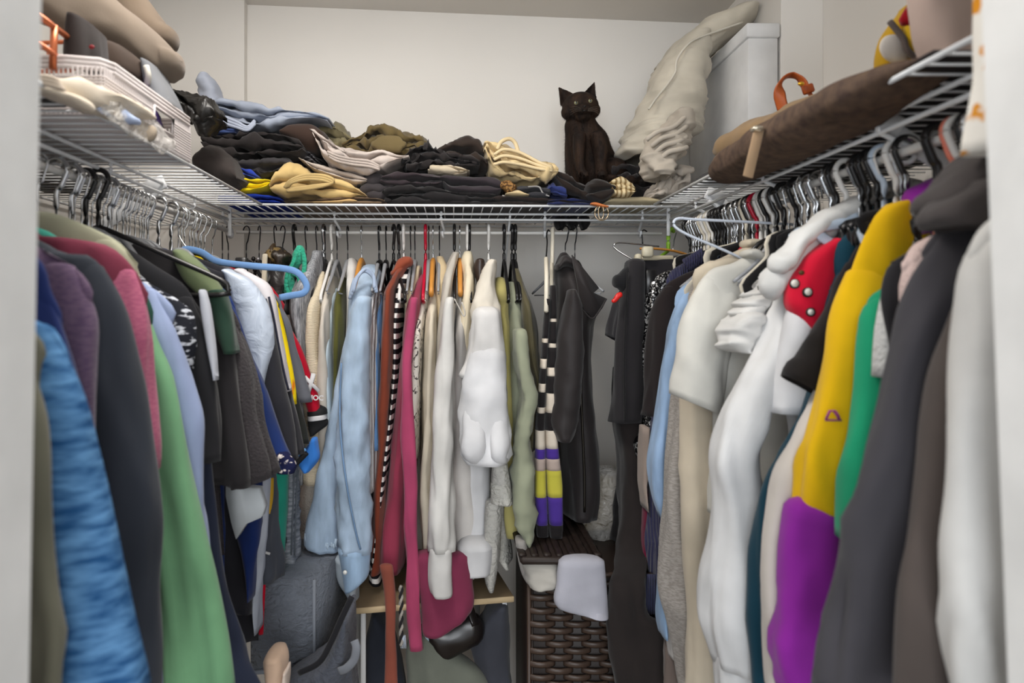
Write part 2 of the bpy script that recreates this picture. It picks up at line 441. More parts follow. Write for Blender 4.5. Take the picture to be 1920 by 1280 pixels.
ZB, ZCw, ZR = CZ+.250, CZ+.235, CZ+.205
YA, YBm, YR = 1.69, 1.77, 1.81
XBl, XBr, XRl, XRr = -.578, .556, -.587, .587
XAl, XAr = -.475, .498
sh_l = rods('wire_shelf', 'white wire shelf on the left wall, holding the basket and pillows', [
    ('front_rail', rail((XAl, .56, ZS), (XAl, 1.69, ZS), .0032), WIRE),
    ('support_rail', rail((XBl, .56, ZB), (XBl, 1.76, ZB), .0032), WIRE),
    ('support_rail', rail((XBl-.004, .56, ZCw-.003), (XBl-.004, 1.76, ZCw-.003), .0034), WIRE),
    ('support_rail', rail((-.69, .56, ZB+.003), (-.69, 1.76, ZB+.003), .0028), WIRE),
    ('back_rail', rail((XL+.012, .56, ZS-.004), (XL+.012, YB-.04, ZS-.004), .003), WIRE),
    ('corner_post', quadbox((XBl, 1.765, CZ+.19), (XBl, 1.765, CZ+.262), .009, .006, (0, 1, 0)), WIRE)], 'wire shelves')
deck(sh_l, XL+.012, XAl, .565, 1.69, 'Y', .030)
sh_r = rods('wire_shelf', 'white wire shelf on the right wall, holding the brown bag', [
    ('front_rail', rail((XAr, .60, ZS), (XAr, 1.69, ZS), .0032), WIRE),
    ('support_rail', rail((XBr, .60, ZB), (XBr, 1.76, ZB), .0032), WIRE),
    ('support_rail', rail((XBr+.004, .60, ZCw-.003), (XBr+.004, 1.76, ZCw-.003), .0034), WIRE),
    ('support_rail', rail((.69, .60, ZB+.003), (.69, 1.70, ZB+.003), .0028), WIRE),
    ('back_rail', rail((.79, .60, ZS-.004), (.79, 2.05, ZS-.004), .003), WIRE),
    ('corner_post', quadbox((XBr, 1.765, CZ+.19), (XBr, 1.765, CZ+.262), .009, .006, (0, 1, 0)), WIRE)], 'wire shelves')
deck(sh_r, XAr, .895, .605, 1.66, 'Y', .030)
sh_b = rods('wire_shelf', 'white wire shelf along the back wall, under the pile and the cat', [
    ('front_rail', rail((XBl, YA, ZS), (XBr+.06, YA, ZS-.006), .0032), WIRE),
    ('support_rail', rail((XBl, YBm, ZB), (XBr, YBm, ZB-.005), .003), WIRE),
    ('support_rail', rail((XBl, YBm-.003, ZCw), (XBr, YBm-.003, ZCw-.005), .003), WIRE),
    ('support_rail', rail((XBl-.2, 1.93, ZB), (XBr+.15, 1.93, ZB-.005), .0025), WIRE),
    ('back_rail', rail((-.94, 2.055, ZS-.006), (.795, 2.055, ZS-.012), .0025), WIRE)], 'wire shelves')
deck(sh_b, -.93, .79, YA-.002, 2.06, 'X', .0245, z=ZS-.003)
# wall braces and the hanging rods with their hooks
def brace(x0, x1, y, dz, label):
    g = cat_geo([quadbox((x0, y, ZB-.004), (x1, y, ZB-dz), .026, .004, (0, 1, 0)),
                 quadbox((x0-(.01 if x1 > x0 else -.01), y, ZB+.006), (x0+(.03 if x1 > x0 else -.03), y, ZB-.012), .028, .006, (0, 1, 0)),
                 quadbox((x1, y, ZB-dz+.03), (x1, y, ZB-dz-.045), .028, .006, (0, 1, 0))])
    tagit(mesh_obj('shelf_brace', g, WIRE, None, base_of([g])), label, 'bracket', 'shelf braces')
brace(-.585, XL+.006, 1.36, .26, 'white diagonal brace under the left shelf, behind the chrome hanger hooks')
brace(.562, XR-.006, .90, .22, 'white diagonal brace under the right shelf nearest the door')
brace(.562, .80, 1.49, .17, 'white diagonal brace under the right shelf, beyond the brown bag')
g = quadbox((XX(955, 1.8), 1.775, ZB-.002), (XX(955, 1.8), YB-.03, ZB-.2), .016, .005, (1, 0, 0))
tagit(mesh_obj('shelf_brace', g, WIRE, None, base_of([g])), 'white diagonal brace under the middle of the back shelf', 'bracket', 'shelf braces')
ROD = plain((224, 222, 218), .3, 0, .5, 'white_rod')
def rod_hook(p, inward, ro=.009):
    """hook strap from the shelf's support rail down around the rod; inward = unit vector towards the wall"""
    p = Vector(p); i = Vector(inward)
    def q(u, v): return p+i*u+Vector((0, 0, v))
    o = ro
    pts = [q(0, .004), q(0, -.016), q(o*.5+.004, -.026), q(o+.014, -.038), q(o+.018, -.048), q(o+.012, -.056), q(o, -.058), q(o-.010, -.053), q(o-.013, -.044)]
    return tube(smooth_path(pts, 4), .0036, 8)
thing('hanging_rod', 'white hanging rod under the left shelf', 'rod', [('rod', rail((XRl, .56, ZR), (XRl, 1.765, ZR), .0062), ROD)]+[('rod_hook', rod_hook((XBl-.002, d, ZB), (-1, 0, 0), .007), WIRE) for d in (1.155, 1.53)], 'hanging rods')
thing('hanging_rod', 'white hanging rod under the right shelf', 'rod', [('rod', rail((XRr, .60, ZR), (XRr, 1.765, ZR), .0062), ROD)]+[('rod_hook', rod_hook((XBr+.002, d, ZB), (1, 0, 0), .029), WIRE) for d in (.895, 1.23, 1.57)], 'hanging rods')
thing('hanging_rod', 'white hanging rod under the back shelf', 'rod', [('rod', rail((-.575, YR, ZR), (.552, YR, ZR-.004), .0045), ROD)]+[('rod_hook', rod_hook((XX(px, YBm), YBm+.002, ZB), (.12, 1, 0), .037), WIRE) for px in (418, 627, 827, 1022, 1205)], 'hanging rods')
ORD = ['first', 'second', 'third', 'fourth', 'fifth', 'sixth', 'seventh', 'eighth', 'ninth', 'tenth', 'eleventh', 'twelfth', 'thirteenth', 'fourteenth', 'fifteenth', 'sixteenth', 'seventeenth', 'eighteenth', 'nineteenth', 'twentieth']

# ------------------------------------------------------------------ hangers
HM = {}
def hanger_geo(kind, W=.205, drop=0.):
    """hanger in its own X-Z plane; the rod passes through (0, 0, 0). returns [(part, geo)]"""
    thin = kind in ('chrome', 'wood', 'wire', 'clip')
    hr = .0017 if thin else .0042
    R = .014 if thin else .016
    hk = [(-R*math.cos(a)*1.0, 0, R*math.sin(a)+.002) for a in np.linspace(-.55, math.pi*.93, 10)]
    hk = [(-x, y, z) for x, y, z in hk][::-1]
    # open end on the left, shank swings back under the rod
    hk = hk+[(.006, 0, -.024), (0, 0, -.036), (0, 0, -.085-drop)]
    hook = tube(smooth_path(hk, 4), hr, 8)
    parts = [('hook', hook)]
    ap = -.085-drop
    if kind == 'wire':
        fr = tube(smooth_path([(0, 0, ap+.012), (.012, 0, ap), (W*.5, 0, ap-.035), (W-.006, 0, ap-.077), (W, 0, ap-.088), (W-.012, 0, ap-.094), (0, 0, ap-.094), (-W+.012, 0, ap-.094), (-W, 0, ap-.088), (-W+.006, 0, ap-.077), (-W*.5, 0, ap-.035), (-.012, 0, ap), (0, 0, ap+.012)], 3), .0016, 6)
        parts.append(('frame', fr))
    elif kind == 'plastic':
        fr = tube(smooth_path([(0, 0, ap+.01), (.03, 0, ap-.002), (W*.55, 0, ap-.04), (W-.01, 0, ap-.078), (W, 0, ap-.092), (W-.014, 0, ap-.102), (0, 0, ap-.102), (-W+.014, 0, ap-.102), (-W, 0, ap-.092), (-W+.01, 0, ap-.078), (-W*.55, 0, ap-.04), (-.03, 0, ap-.002), (0, 0, ap+.01)], 3), .0042, 8)
        parts.append(('frame', fr))
    elif kind == 'velvet':
        fr = tube(smooth_path([(0, 0, ap+.014), (.02, 0, ap+.006), (.06, 0, ap-.006), (W*.6, 0, ap-.036), (W-.02, 0, ap-.06), (W, 0, ap-.085), (W-.015, 0, ap-.103), (W*.6, 0, ap-.106), (0, 0, ap-.106), (-W*.6, 0, ap-.106), (-W+.015, 0, ap-.103), (-W, 0, ap-.085), (-W+.02, 0, ap-.06), (-W*.6, 0, ap-.036), (-.06, 0, ap-.006), (-.02, 0, ap+.006), (0, 0, ap+.014)], 3), .0075, 8, flat=.34, flatdir=(0, 1, 0))
        parts.append(('frame', fr))
    elif kind == 'chrome':
        fr = tube(smooth_path([(-W, 0, ap-.075), (-W*.6, 0, ap-.042), (-.03, 0, ap-.004), (0, 0, ap+.006), (.03, 0, ap-.004), (W*.6, 0, ap-.042), (W, 0, ap-.075)], 4), [.003, .005, .007, .005, .003], 8)
        parts.append(('frame', fr)); parts.append(('trouser_bar', tube([(-W*.93, 0, ap-.08), (0, 0, ap-.082), (W*.93, 0, ap-.08)], .002, 6)))
    elif kind == 'wood':
        fr = tube(smooth_path([(-W, 0, ap-.082), (-W*.6, 0, ap-.04), (-.04, 0, ap-.006), (0, 0, ap+.006), (.04, 0, ap-.006), (W*.6, 0, ap-.04), (W, 0, ap-.082)], 4), [.011, .011, .012, .012, .011, .011, .01], 10, flat=.6, flatdir=(0, 1, 0))
        parts.append(('frame', fr)); parts.append(('trouser_bar', tube([(-W*.85, 0, ap-.075), (0, 0, ap-.077), (W*.85, 0, ap-.075)], .004, 8)))
    elif kind == 'clip':
        parts.append(('frame', tube([(-.16, 0, ap-.004), (0, 0, ap), (.16, 0, ap-.004)], .0035, 8)))
        for s in (-1, 1):
            parts.append(('clip', cat_geo([box(s*.13-.012, s*.13+.012, -.009, -.002, ap-.045, ap+.012, .002), box(s*.13-.012, s*.13+.012, .002, .009, ap-.045, ap+.012, .002), box(s*.13-.008, s*.13+.008, -.004, .004, ap-.02, ap-.012, .001)])))
    return parts
HC_ = {'white': (232, 230, 226), 'cream': (226, 218, 200), 'black': (28, 27, 28), 'red': (190, 20, 52), 'blue': (118, 155, 205), 'mint': (92, 200, 178), 'wood': (205, 140, 62), 'coral': (240, 140, 118), 'lightblue': (190, 205, 222), 'green': (140, 190, 40), 'grey': (150, 152, 156)}
def hanger(p, ang, kind, color, label, group, tilt=0., W=.205, hook_mat=None, drop=0.):
    """p: point on the rod where it hangs"""
    W = round(W, 2); drop = round(drop, 2); key = (kind, color, W, hook_mat, drop)
    if key not in HM:
        body = fab(HC_[color], 'cotton') if kind == 'velvet' else plain(HC_[color], .3 if kind != 'wood' else .45, 0, .5, 'hanger_'+kind)
        ms = []
        for nme, g in hanger_geo(kind, W, drop):
            me = bpy.data.meshes.new(nme); me.from_pydata(np.asarray(g[0]).tolist(), [], g[1]); me.polygons.foreach_set('use_smooth', [True]*len(me.polygons))
            if nme == 'hook': m = CHROME if kind in ('chrome', 'wood', 'clip', 'velvet') and hook_mat is None else (DARKSTEEL if hook_mat == 'dark' else body)
            else: m = body
            me.materials.append(m); ms.append((nme, me))
        HM[key] = ms
    r = root('hanger', label, 'hanger', p, group); r.rotation_euler = (0, tilt, ang)
    for nme, me in HM[key]:
        o = bpy.data.objects.new(nme, me); COL.objects.link(o); o.parent = r
    return r

# ------------------------------------------------------------------ garments on the side rods
def side_garment(side, D, name, label, cat, mat, contour, ty, sy_end, sw=.085, sw_end=None, hem=1290, T=.042, group=None, hk=('chrome', 'white'), slv_mat=None, cuff=None, tilt=0., amp=.0056, hood=None, extra=None, freq=(42, 4), body=True, neck=True, sleeve=True, body_mat=None, bT=None, inner=None):
    """side -1 left rod, 1 right rod. contour: pixel outline of the aisle side from neck to sleeve end, read at depth D.
    ty: image row of the shoulder tip, sy_end: row where the sleeve ends"""
    xr = XRl if side < 0 else XRr
    c = sorted(contour, key=lambda q: q[1])
    zs = [ZZ(q[1], D) for q in c]; xs = [XX(q[0], D) for q in c]
    s = -side                                  # direction from rod to aisle
    nz = ZR-.092; nx = xr+s*.045
    if zs[0] < nz and neck: zs = [nz]+zs; xs = [nx]+xs
    zs = np.array(zs); xs = np.array(xs)
    def out(z): return np.interp(-z, -zs, xs)
    zt, ze, zh = ZZ(ty, D), ZZ(sy_end, D), ZZ(hem, D)
    parts = []
    xt = out(zt)
    wall = XL+.012 if side < 0 else ((XR if D < 1.62 else .802)-.012)
    def mk(z, xo, t, T_=T):
        xi = xr-s*max(s*(xo-xr), .03) if s*(xo-xr) > -.005 else xo-s*.06
        xi = max(xi, wall) if side < 0 else min(xi, wall)
        return (z, min(xi, xo), max(xi, xo), D+.0, T_)
    bt = bT or T*.72
    if body:
        st = []
        zz = [z for z in zs if z > zt]+[zt]
        zz = sorted(set(zz), reverse=True)
        for z in zz: st.append(mk(z, out(z)-s*.004, 0, bt))
        xo = xt-s*(sw*.35)
        st.append(mk(zt-.06, xt-s*sw*.25, 0, bt)); st.append(mk((zt+zh)/2, xo-s*.01, 0, bt*1.05)); st.append(mk(zh, xo-s*.0, 0, bt*1.1))
        st = [q for i, q in enumerate(st) if i == 0 or q[0] < st[i-1][0]-.002]
        parts.append(('body', loft(st, n=40, amp=amp, freq=freq, rows=52), body_mat or mat))
    if sleeve:
        st = []
        ns = 9
        z0 = zt+.035
        for i in range(ns+1):
            t = i/ns; z = z0+(ze-z0)*t
            w_ = sw*(min(1, .55+t*5)) if t < .1 else sw
            if sw_end is not None: w_ = w_+(sw_end-sw)*t
            xo = out(z); xi = xo-s*w_
            kk = min(1, max(0, (z0-z)/.075)); xo = xo-s*.005*(1-kk)
            st.append((z, min(xo, xi), max(xo, xi), D-.006*kk, T*(.42+.63*kk)))
        sub = []
        if cuff:
            xo = out(ze); xi = xo-s*(sw_end or sw)*.8
            h = cuff
            cg = loft([(ze+.012, min(xo, xi)-.001, max(xo, xi)+.001, D-.006, T*.95), (ze-h*.5, min(xo, xi), max(xo, xi), D-.006, T*.9), (ze-h, min(xo, xi)+.002, max(xo, xi)-.002, D-.006, T*.85)], n=30, amp=.002, freq=(220, 3), rows=12)
            sub = [('cuff', cg, slv_mat or mat)]
        parts.append(('sleeve', loft(st, n=34, amp=amp*1.25, freq=freq, tilt=tilt), slv_mat or mat, None, sub))
        # the sleeve on the wall side
        if body:
            st2 = []
            for q in st:
                xa, xb = 2*xr-q[2], 2*xr-q[1]
                if side < 0: xa = max(xa, wall); xb = max(xb, wall+.05)
                else: xb = min(xb, wall); xa = min(xa, wall-.05)
                st2.append((q[0], xa, xb, q[3]+.006, q[4]))
            parts.append(('sleeve', loft(st2, n=20, rows=14, amp=amp), slv_mat or mat))
    if extra: parts += extra
    t = thing(name, label, cat, parts, group)
    if hk:
        reach = abs(xt-xr)
        Wh = max(.09, min(.205, reach-.028))
        if side > 0 and D < 1.1: Wh = .05
        dr = 0.
        for q in np.linspace(.03, 1, 9):
            zarm = ZR-.078-.082*q; xa = xr+s*Wh*q
            # height of the garment's shoulder line above this point of the arm
            order = np.argsort(s*xs[:max(2, int((zs >= zt).sum()))]); xo_, zo_ = xs[order], zs[order]
            zsh = np.interp(s*xa, s*xo_, zo_)
            dr = max(dr, zarm-(zsh-.012))
        hanger((xr, D, ZR), (math.pi if side > 0 else 0), hk[0], hk[1], hang_label(hk, label), hanger_group(side), W=Wh, drop=0 if (side > 0 and D < 1.1) else min(dr, .14))
    return t
HLN = {}
def hang_label(hk, label):
    kind = {'chrome': 'slim chrome hook hanger', 'wire': 'thin wire hanger', 'plastic': 'tubular hanger', 'velvet': 'flocked hanger', 'wood': 'wooden hanger', 'clip': 'clip hanger'}[hk[0]]
    w = label.split(',')[0].split()[:9]
    while w[-1] in ('a', 'the', 'of', 'and', 'with', 'at', 'its', 'in', 'on', 'between', 'behind', 'two', 'to', 'right', 'below', 'over', 'just', 'above', 'an', 'left', 'beside', 'one'): w.pop()
    col = {'lightblue': 'pale blue', 'wood': 'honey brown'}.get(hk[1], hk[1])
    return f"{col} {kind} holding {' '.join(w)}"
def hanger_group(side): return {-1: 'hangers on the left rod', 1: 'hangers on the right rod', 0: 'hangers on the back rod'}[side]
GL, GR, GB = 'clothes on the left rod', 'clothes on the right rod', 'clothes on the back rod'

# patterns drawn on cloth (chest prints, dots, lettering): thin raised pieces following the sleeve surface
def disc(c, r, ry, th, n=16, ax='Y'):
    a = np.linspace(0, 2*np.pi, n, endpoint=False)
    v = [(c[0]+r*math.cos(t), c[1]-th, c[2]+ry*math.sin(t)) for t in a]+[(c[0]+r*math.cos(t), c[1]+th, c[2]+ry*math.sin(t)) for t in a]
    f = [tuple(range(n)), tuple(range(2*n-1, n-1, -1))]+[(i, i+n, (i+1) % n+n, (i+1) % n) for i in range(n)]
    return np.array(v), f
def poly(pts, D, th=.002):
    """flat patch from pixel outline at depth D with thickness"""
    a = [P(x, y, D) for x, y in pts]; n = len(a)
    v = [(p.x, p.y-th, p.z) for p in a]+[(p.x, p.y+th, p.z) for p in a]
    f = [tuple(range(n-1, -1, -1)), tuple(range(n, 2*n))]+[(i, (i+1) % n, (i+1) % n+n, i+n) for i in range(n)]
    return np.array(v), f

# ---- left rod, nearest first
B = (30, 29, 31)
side_garment(-1, .605, 'jacket', 'olive grey jacket nearest the left door jamb', 'jacket', fab((104, 102, 88)), [(60, 610), (80, 700), (100, 800), (116, 960), (130, 1120), (142, 1290)], 700, 1290, sw=.05, group=GL, T=.03)
side_garment(-1, .66, 'sweater', 'blue space-dyed knit sweater at the left door jamb', 'sweater', blotch((30, 74, 120), (92, 138, 182), 1.0, .5, (28, 28, 130), .95, .16), [(58, 587), (69, 588), (103, 612), (137, 680), (165, 770), (186, 860), (206, 950), (225, 1062), (238, 1180), (247, 1290)], 680, 1290, sw=.075, group=GL, T=.045)
side_garment(-1, .695, 'sweatshirt', 'navy blue sweatshirt between the blue knit and purple heather top', 'sweatshirt', fab((28, 42, 92)), [(62, 470), (103, 548), (125, 610), (148, 680), (168, 760), (186, 850), (196, 1000), (200, 1290)], 610, 1290, sw=.075, group=GL, T=.034)
side_garment(-1, .735, 'pullover', 'dusky purple heather long-sleeved top near the left jamb', 'top', fab((84, 66, 90), 'marl', (98, 80, 100)), [(70, 456), (103, 474), (145, 497), (170, 528), (181, 565), (183, 600), (186, 700), (196, 900), (200, 1290)], 560, 1290, sw=.08, group=GL, T=.038)
side_garment(-1, .80, 'sweatshirt', 'charcoal grey sweatshirt in front of the mauve top', 'sweatshirt', fab((50, 54, 62)), [(120, 470), (172, 478), (206, 505), (229, 552), (247, 625), (262, 700), (275, 770), (284, 840), (292, 930), (297, 1040), (300, 1290)], 555, 1290, sw=.10, group=GL, T=.05)
side_garment(-1, .885, 'pullover', 'mauve pink heather long-sleeved top over a mint hanger', 'top', fab((160, 84, 112), 'marl', (176, 98, 122)), [(80, 441), (113, 444), (189, 455), (234, 478), (262, 505), (280, 540), (292, 586), (297, 640), (296, 724), (296, 800), (297, 860), (292, 885)], 560, 878, sw=.07, sw_end=.02, group=GL, T=.05, hk=('velvet', 'mint'), body_mat=fab((120, 52, 70)))
side_garment(-1, .925, 't_shirt', 'pale sage beige t-shirt showing a shoulder above the mauve top', 'shirt', fab((176, 176, 152)), [(112, 402), (140, 412), (190, 432), (235, 458), (262, 490), (272, 515), (276, 580)], 500, 620, sw=.07, group=GL, hem=1000, T=.03, hk=('plastic', 'black'))
gmat, nt_, b_ = base_mat('colour_block_fabric', .9, 0, .15)
tc = nt_.nodes.new('ShaderNodeTexCoord'); sp = nt_.nodes.new('ShaderNodeSeparateXYZ'); nt_.links.new(tc.outputs['Object'], sp.inputs[0])
mm = nd(nt_, 'ShaderNodeMath', operation='MULTIPLY_ADD'); nt_.links.new(sp.outputs[0], mm.inputs[0]); mm.inputs[1].default_value = .35; nt_.links.new(sp.outputs[2], mm.inputs[2])
mr = nd(nt_, 'ShaderNodeMapRange'); nt_.links.new(mm.outputs[0], mr.inputs[0]); mr.inputs[1].default_value = 0; mr.inputs[2].default_value = 1
cr = ramp(nt_, mr.outputs[0], [(0, (46, 62, 62)), (.235, (46, 62, 62)), (.24, (34, 33, 36)), (.40, (34, 33, 36)), (.405, (50, 84, 72))]); nt_.links.new(cr, b_.inputs['Base Color'])
side_garment(-1, .965, 'long_sleeve_jersey', 'light green sleeved jersey with dark green and black body', 'jersey', gmat, [(240, 480), (285, 560), (297, 614), (309, 655), (330, 706), (344, 790), (358, 870), (375, 950), (397, 1062), (416, 1212), (426, 1290)], 600, 1290, sw=.068, sw_end=.075, group=GL, T=.05, slv_mat=fab((118, 168, 126)), hk=('chrome', 'white'))
side_garment(-1, 1.01, 'pullover', 'periwinkle grey long-sleeved top with faint chest print', 'top', fab((150, 164, 198)), [(230, 500), (275, 530), (302, 545), (326, 572), (347, 638), (364, 690), (378, 758), (384, 820), (388, 950), (400, 1060), (414, 1130), (422, 1180), (414, 1195)], 590, 1192, sw=.075, sw_end=.045, group=GL, T=.045, hk=('velvet', 'blue'))
side_garment(-1, 1.05, 't_shirt', 'black and white marled t-shirt below the blue hanger pads', 'shirt', blotch((30, 32, 40), (196, 200, 208), 1.0, .54, (50, 50, 150)), [(270, 520), (328, 555), (352, 572), (364, 593), (366, 640), (362, 680)], 585, 690, sw=.07, group=GL, hem=1100, T=.035, hk=('velvet', 'blue'))
side_garment(-1, 1.09, 't_shirt', 'black t-shirt hung behind the periwinkle top', 'shirt', fab((40, 40, 43)), [(300, 500), (350, 530), (368, 560), (385, 610), (400, 680), (412, 740), (424, 800), (428, 850)], 600, 862, sw=.085, group=GL, hem=1150, T=.04, hk=('plastic', 'black'))
thing('fabric_panel', 'white folded lining hanging out beside the black sleeves', 'clothing', [('panel', loft(px_sts([(545, 374, 386), (580, 378, 396), (640, 388, 403), (690, 398, 407), (712, 403, 407)], 1.075, .02), n=20, amp=.002), fab((206, 210, 220)))], GL)
side_garment(-1, 1.13, 'pullover', 'dark navy long-sleeved top reaching the bottom of the photo', 'top', fab((42, 48, 66)), [(340, 540), (385, 640), (388, 760), (400, 880), (412, 960), (430, 1060), (450, 1160), (474, 1240), (500, 1300)], 640, 1290, sw=.10, group=GL, hem=1290, T=.04, neck=False, hk=('chrome', 'white'))
side_garment(-1, 1.165, 't_shirt', 'colour-block t-shirt with olive and forest green shoulder, black below', 'shirt', fab((44, 42, 44)), [(344, 474), (372, 492), (400, 520), (420, 552), (433, 600), (445, 680), (452, 760), (460, 820), (464, 860)], 570, 905, sw=.095, group=GL, hem=1050, T=.045, hk=('velvet', 'mint'), tilt=-.1,
    extra=[('shoulder_panel', loft(px_sts([(472, 330, 348), (490, 332, 372), (520, 345, 402), (552, 372, 422), (565, 398, 422)], 1.155, .052), n=26, amp=.002, rows=20), fab((112, 124, 92)), 'olive green shoulder'),
           ('sleeve_panel', loft(px_sts([(548, 392, 424), (580, 396, 434), (620, 405, 441), (662, 425, 446)], 1.155, .054), n=26, amp=.002, rows=16), fab((42, 66, 54)), 'forest green sleeve cap')])
side_garment(-1, 1.215, 't_shirt', 'charcoal textured t-shirt with a wide folded sleeve hem', 'shirt', fab((62, 58, 60), 'fuzzy'), [(380, 500), (430, 560), (457, 620), (470, 660), (481, 700), (495, 790), (510, 840), (527, 885)], 620, 900, sw=.085, group=GL, hem=1040, T=.05, tilt=.35, hk=('wire', 'grey'))
thing('t_shirt', 'white t-shirt with a boxy hem hanging below the black sleeve hems', 'shirt', [('panel', poly([(429, 820), (461, 820), (464, 912), (488, 914), (498, 948), (493, 966), (465, 978), (447, 1006), (438, 975), (428, 925)], 1.235, .014), fab((214, 222, 228)))], GL)
side_garment(-1, 1.31, 't_shirt', 'navy blue t-shirt with a speckled magenta and white sleeve hem', 'shirt', fab((28, 50, 106)), [(380, 490), (412, 528), (440, 566), (457, 610), (478, 680), (498, 724), (515, 780), (535, 840), (545, 868)], 590, 868, sw=.07, group=GL, hem=1130, T=.045, tilt=-.15, hk=('chrome', 'white'),
    extra=[('sleeve_hem', loft(px_sts([(852, 514, 543), (870, 518, 556), (886, 522, 552)], 1.29, .03), n=24, amp=.001, rows=10), blotch((26, 30, 66), (236, 226, 220), 90., .62), 'speckled hem band')])
side_garment(-1, 1.36, 'football_jersey', 'pale blue white jersey with a black lower sleeve', 'jersey', fab((44, 44, 50)), [(405, 505), (436, 514), (462, 528), (490, 556), (508, 600), (520, 660), (535, 740), (548, 800), (560, 850)], 580, 850, sw=.10, group=GL, hem=1150, T=.04, tilt=-.2, hk=('velvet', 'blue'),
    extra=[('white_yoke', loft(px_sts([(508, 418, 436), (525, 424, 470), (560, 434, 494), (600, 445, 508), (650, 462, 512), (690, 482, 502), (718, 494, 498)], 1.343, .052), n=28, amp=.002, rows=34), fab((206, 218, 236), 'shiny'), 'pale blue white satin panel')])
side_garment(-1, 1.42, 'football_jersey', 'white jersey with two navy stripes down the sleeve', 'jersey', fab((44, 44, 50)), [(436, 505), (480, 524), (510, 552), (522, 600), (532, 660), (545, 730), (560, 780), (572, 830), (576, 845)], 570, 842, sw=.085, group=GL, hem=1200, T=.04, tilt=-.2, hk=('velvet', 'blue'),
    extra=[('white_yoke', loft(px_sts([(508, 440, 462), (530, 460, 500), (556, 480, 514), (600, 500, 522), (650, 510, 531), (700, 520, 540), (732, 528, 546)], 1.402, .046), n=28, amp=.0015, rows=34), fab((226, 222, 226)), 'white shoulder and sleeve',
        [('sleeve_stripe', tube(smooth_path([P(a, b_, 1.376) for a, b_ in ((497, 560), (506, 600), (514, 650), (524, 700), (533, 732))], 4), .0035, 6), plain((30, 32, 50), .8)),
         ('sleeve_stripe', tube(smooth_path([P(a, b_, 1.376) for a, b_ in ((504, 556), (514, 600), (523, 650), (533, 700), (541, 731))], 4), .0024, 6), plain((30, 32, 50), .8))])])
side_garment(-1, 1.475, 'football_jersey', 'yellow and orange flame patterned jersey, a thin sliver', 'jersey', blotch((244, 214, 20), (228, 110, 30), 16., .56), [(403, 500), (440, 512), (490, 535), (519, 560), (528, 590), (539, 640), (547, 690), (553, 730), (554, 752)], 580, 755, sw=.045, sw_end=.02, group=GL, hem=1120, T=.03, hk=('clip', 'black'))
side_garment(-1, 1.52, 'football_jersey', 'dark green black jersey behind the yellow one', 'jersey', fab((42, 44, 42)), [(440, 510), (500, 535), (522, 560), (540, 620), (552, 690), (568, 750), (582, 800), (584, 820)], 580, 822, sw=.075, group=GL, hem=1090, T=.035, hk=('chrome', 'grey'), tilt=-.3)
side_garment(-1, 1.555, 'football_jersey', 'grey panelled jersey sliver beside the crimson sleeve', 'jersey', fab((104, 106, 114)), [(470, 520), (520, 552), (541, 600), (556, 660), (570, 710), (580, 745), (582, 752)], 580, 752, sw=.05, group=GL, hem=1085, T=.025, hk=('chrome', 'grey'))
RED = (176, 14, 42)
txt = []
def text_geo(s, size, M):
    cu = bpy.data.curves.new('t', 'FONT'); cu.body = s; cu.size = size; cu.extrude = .0008; cu.align_x = 'CENTER'; cu.align_y = 'CENTER'; cu.offset = size*.03
    o = bpy.data.objects.new('t', cu); COL.objects.link(o); dg = bpy.context.evaluated_depsgraph_get(); dg.update()
    me = bpy.data.meshes.new_from_object(o.evaluated_get(dg)); v = np.array([tuple(q.co) for q in me.vertices]); f = [tuple(p.vertices) for p in me.polygons]
    bpy.data.objects.remove(o); bpy.data.curves.remove(cu); bpy.data.meshes.remove(me)
    return xf((v, f), M)
def text_at(s, px, py, D, size, roll=0.):
    M = Matrix.Translation(P(px, py, D)) @ Matrix.Rotation(roll, 4, 'Y') @ Matrix.Rotation(math.pi/2, 4, 'X')
    return text_geo(s, size, M)
WM = fab((232, 230, 232))
side_garment(-1, 1.59, 'football_jersey', 'crimson football jersey with white lettering and black and white cuff', 'jersey', fab(RED), [(500, 530), (528, 560), (541, 595), (553, 625), (567, 655), (580, 690), (592, 720), (604, 748), (613, 776)], 575, 776, sw=.052, sw_end=.044, group=GL, hem=1185, T=.035, hk=('chrome', 'red'), tilt=.15,
    extra=[('lettering', cat_geo([tube([P(571, 706, 1.562), P(583, 719, 1.562), P(598, 733, 1.562)], .0045, 6, flat=.3, flatdir=(0, 1, 0)), tube([P(577, 737, 1.562), P(583, 719, 1.562), P(588, 700, 1.562)], .0055, 6, flat=.3, flatdir=(0, 1, 0))]), WM, 'white X on the sleeve'),
           ('lettering', text_at('IOC', 595, 746, 1.562, .016, .03), WM, 'small white letters'),
           ('cuff_band', loft(px_sts([(770, 576, 613), (777, 577, 614)], 1.585, .046), n=24, amp=0, rows=5, tilt0=.12, tilt=.12), plain((26, 26, 28), .8), 'black cuff stripe'),
           ('cuff_band', loft(px_sts([(778, 577, 613), (786, 578, 614)], 1.585, .048), n=24, amp=0, rows=5, tilt0=.12, tilt=.12), WM, 'white cuff stripe'),
           ('cuff', loft(px_sts([(787, 577, 615), (796, 578, 614), (806, 580, 602), (816, 583, 590)], 1.585, .03), n=24, amp=.001, rows=10, tilt=.2), plain((28, 28, 30), .85), 'black cuff')])
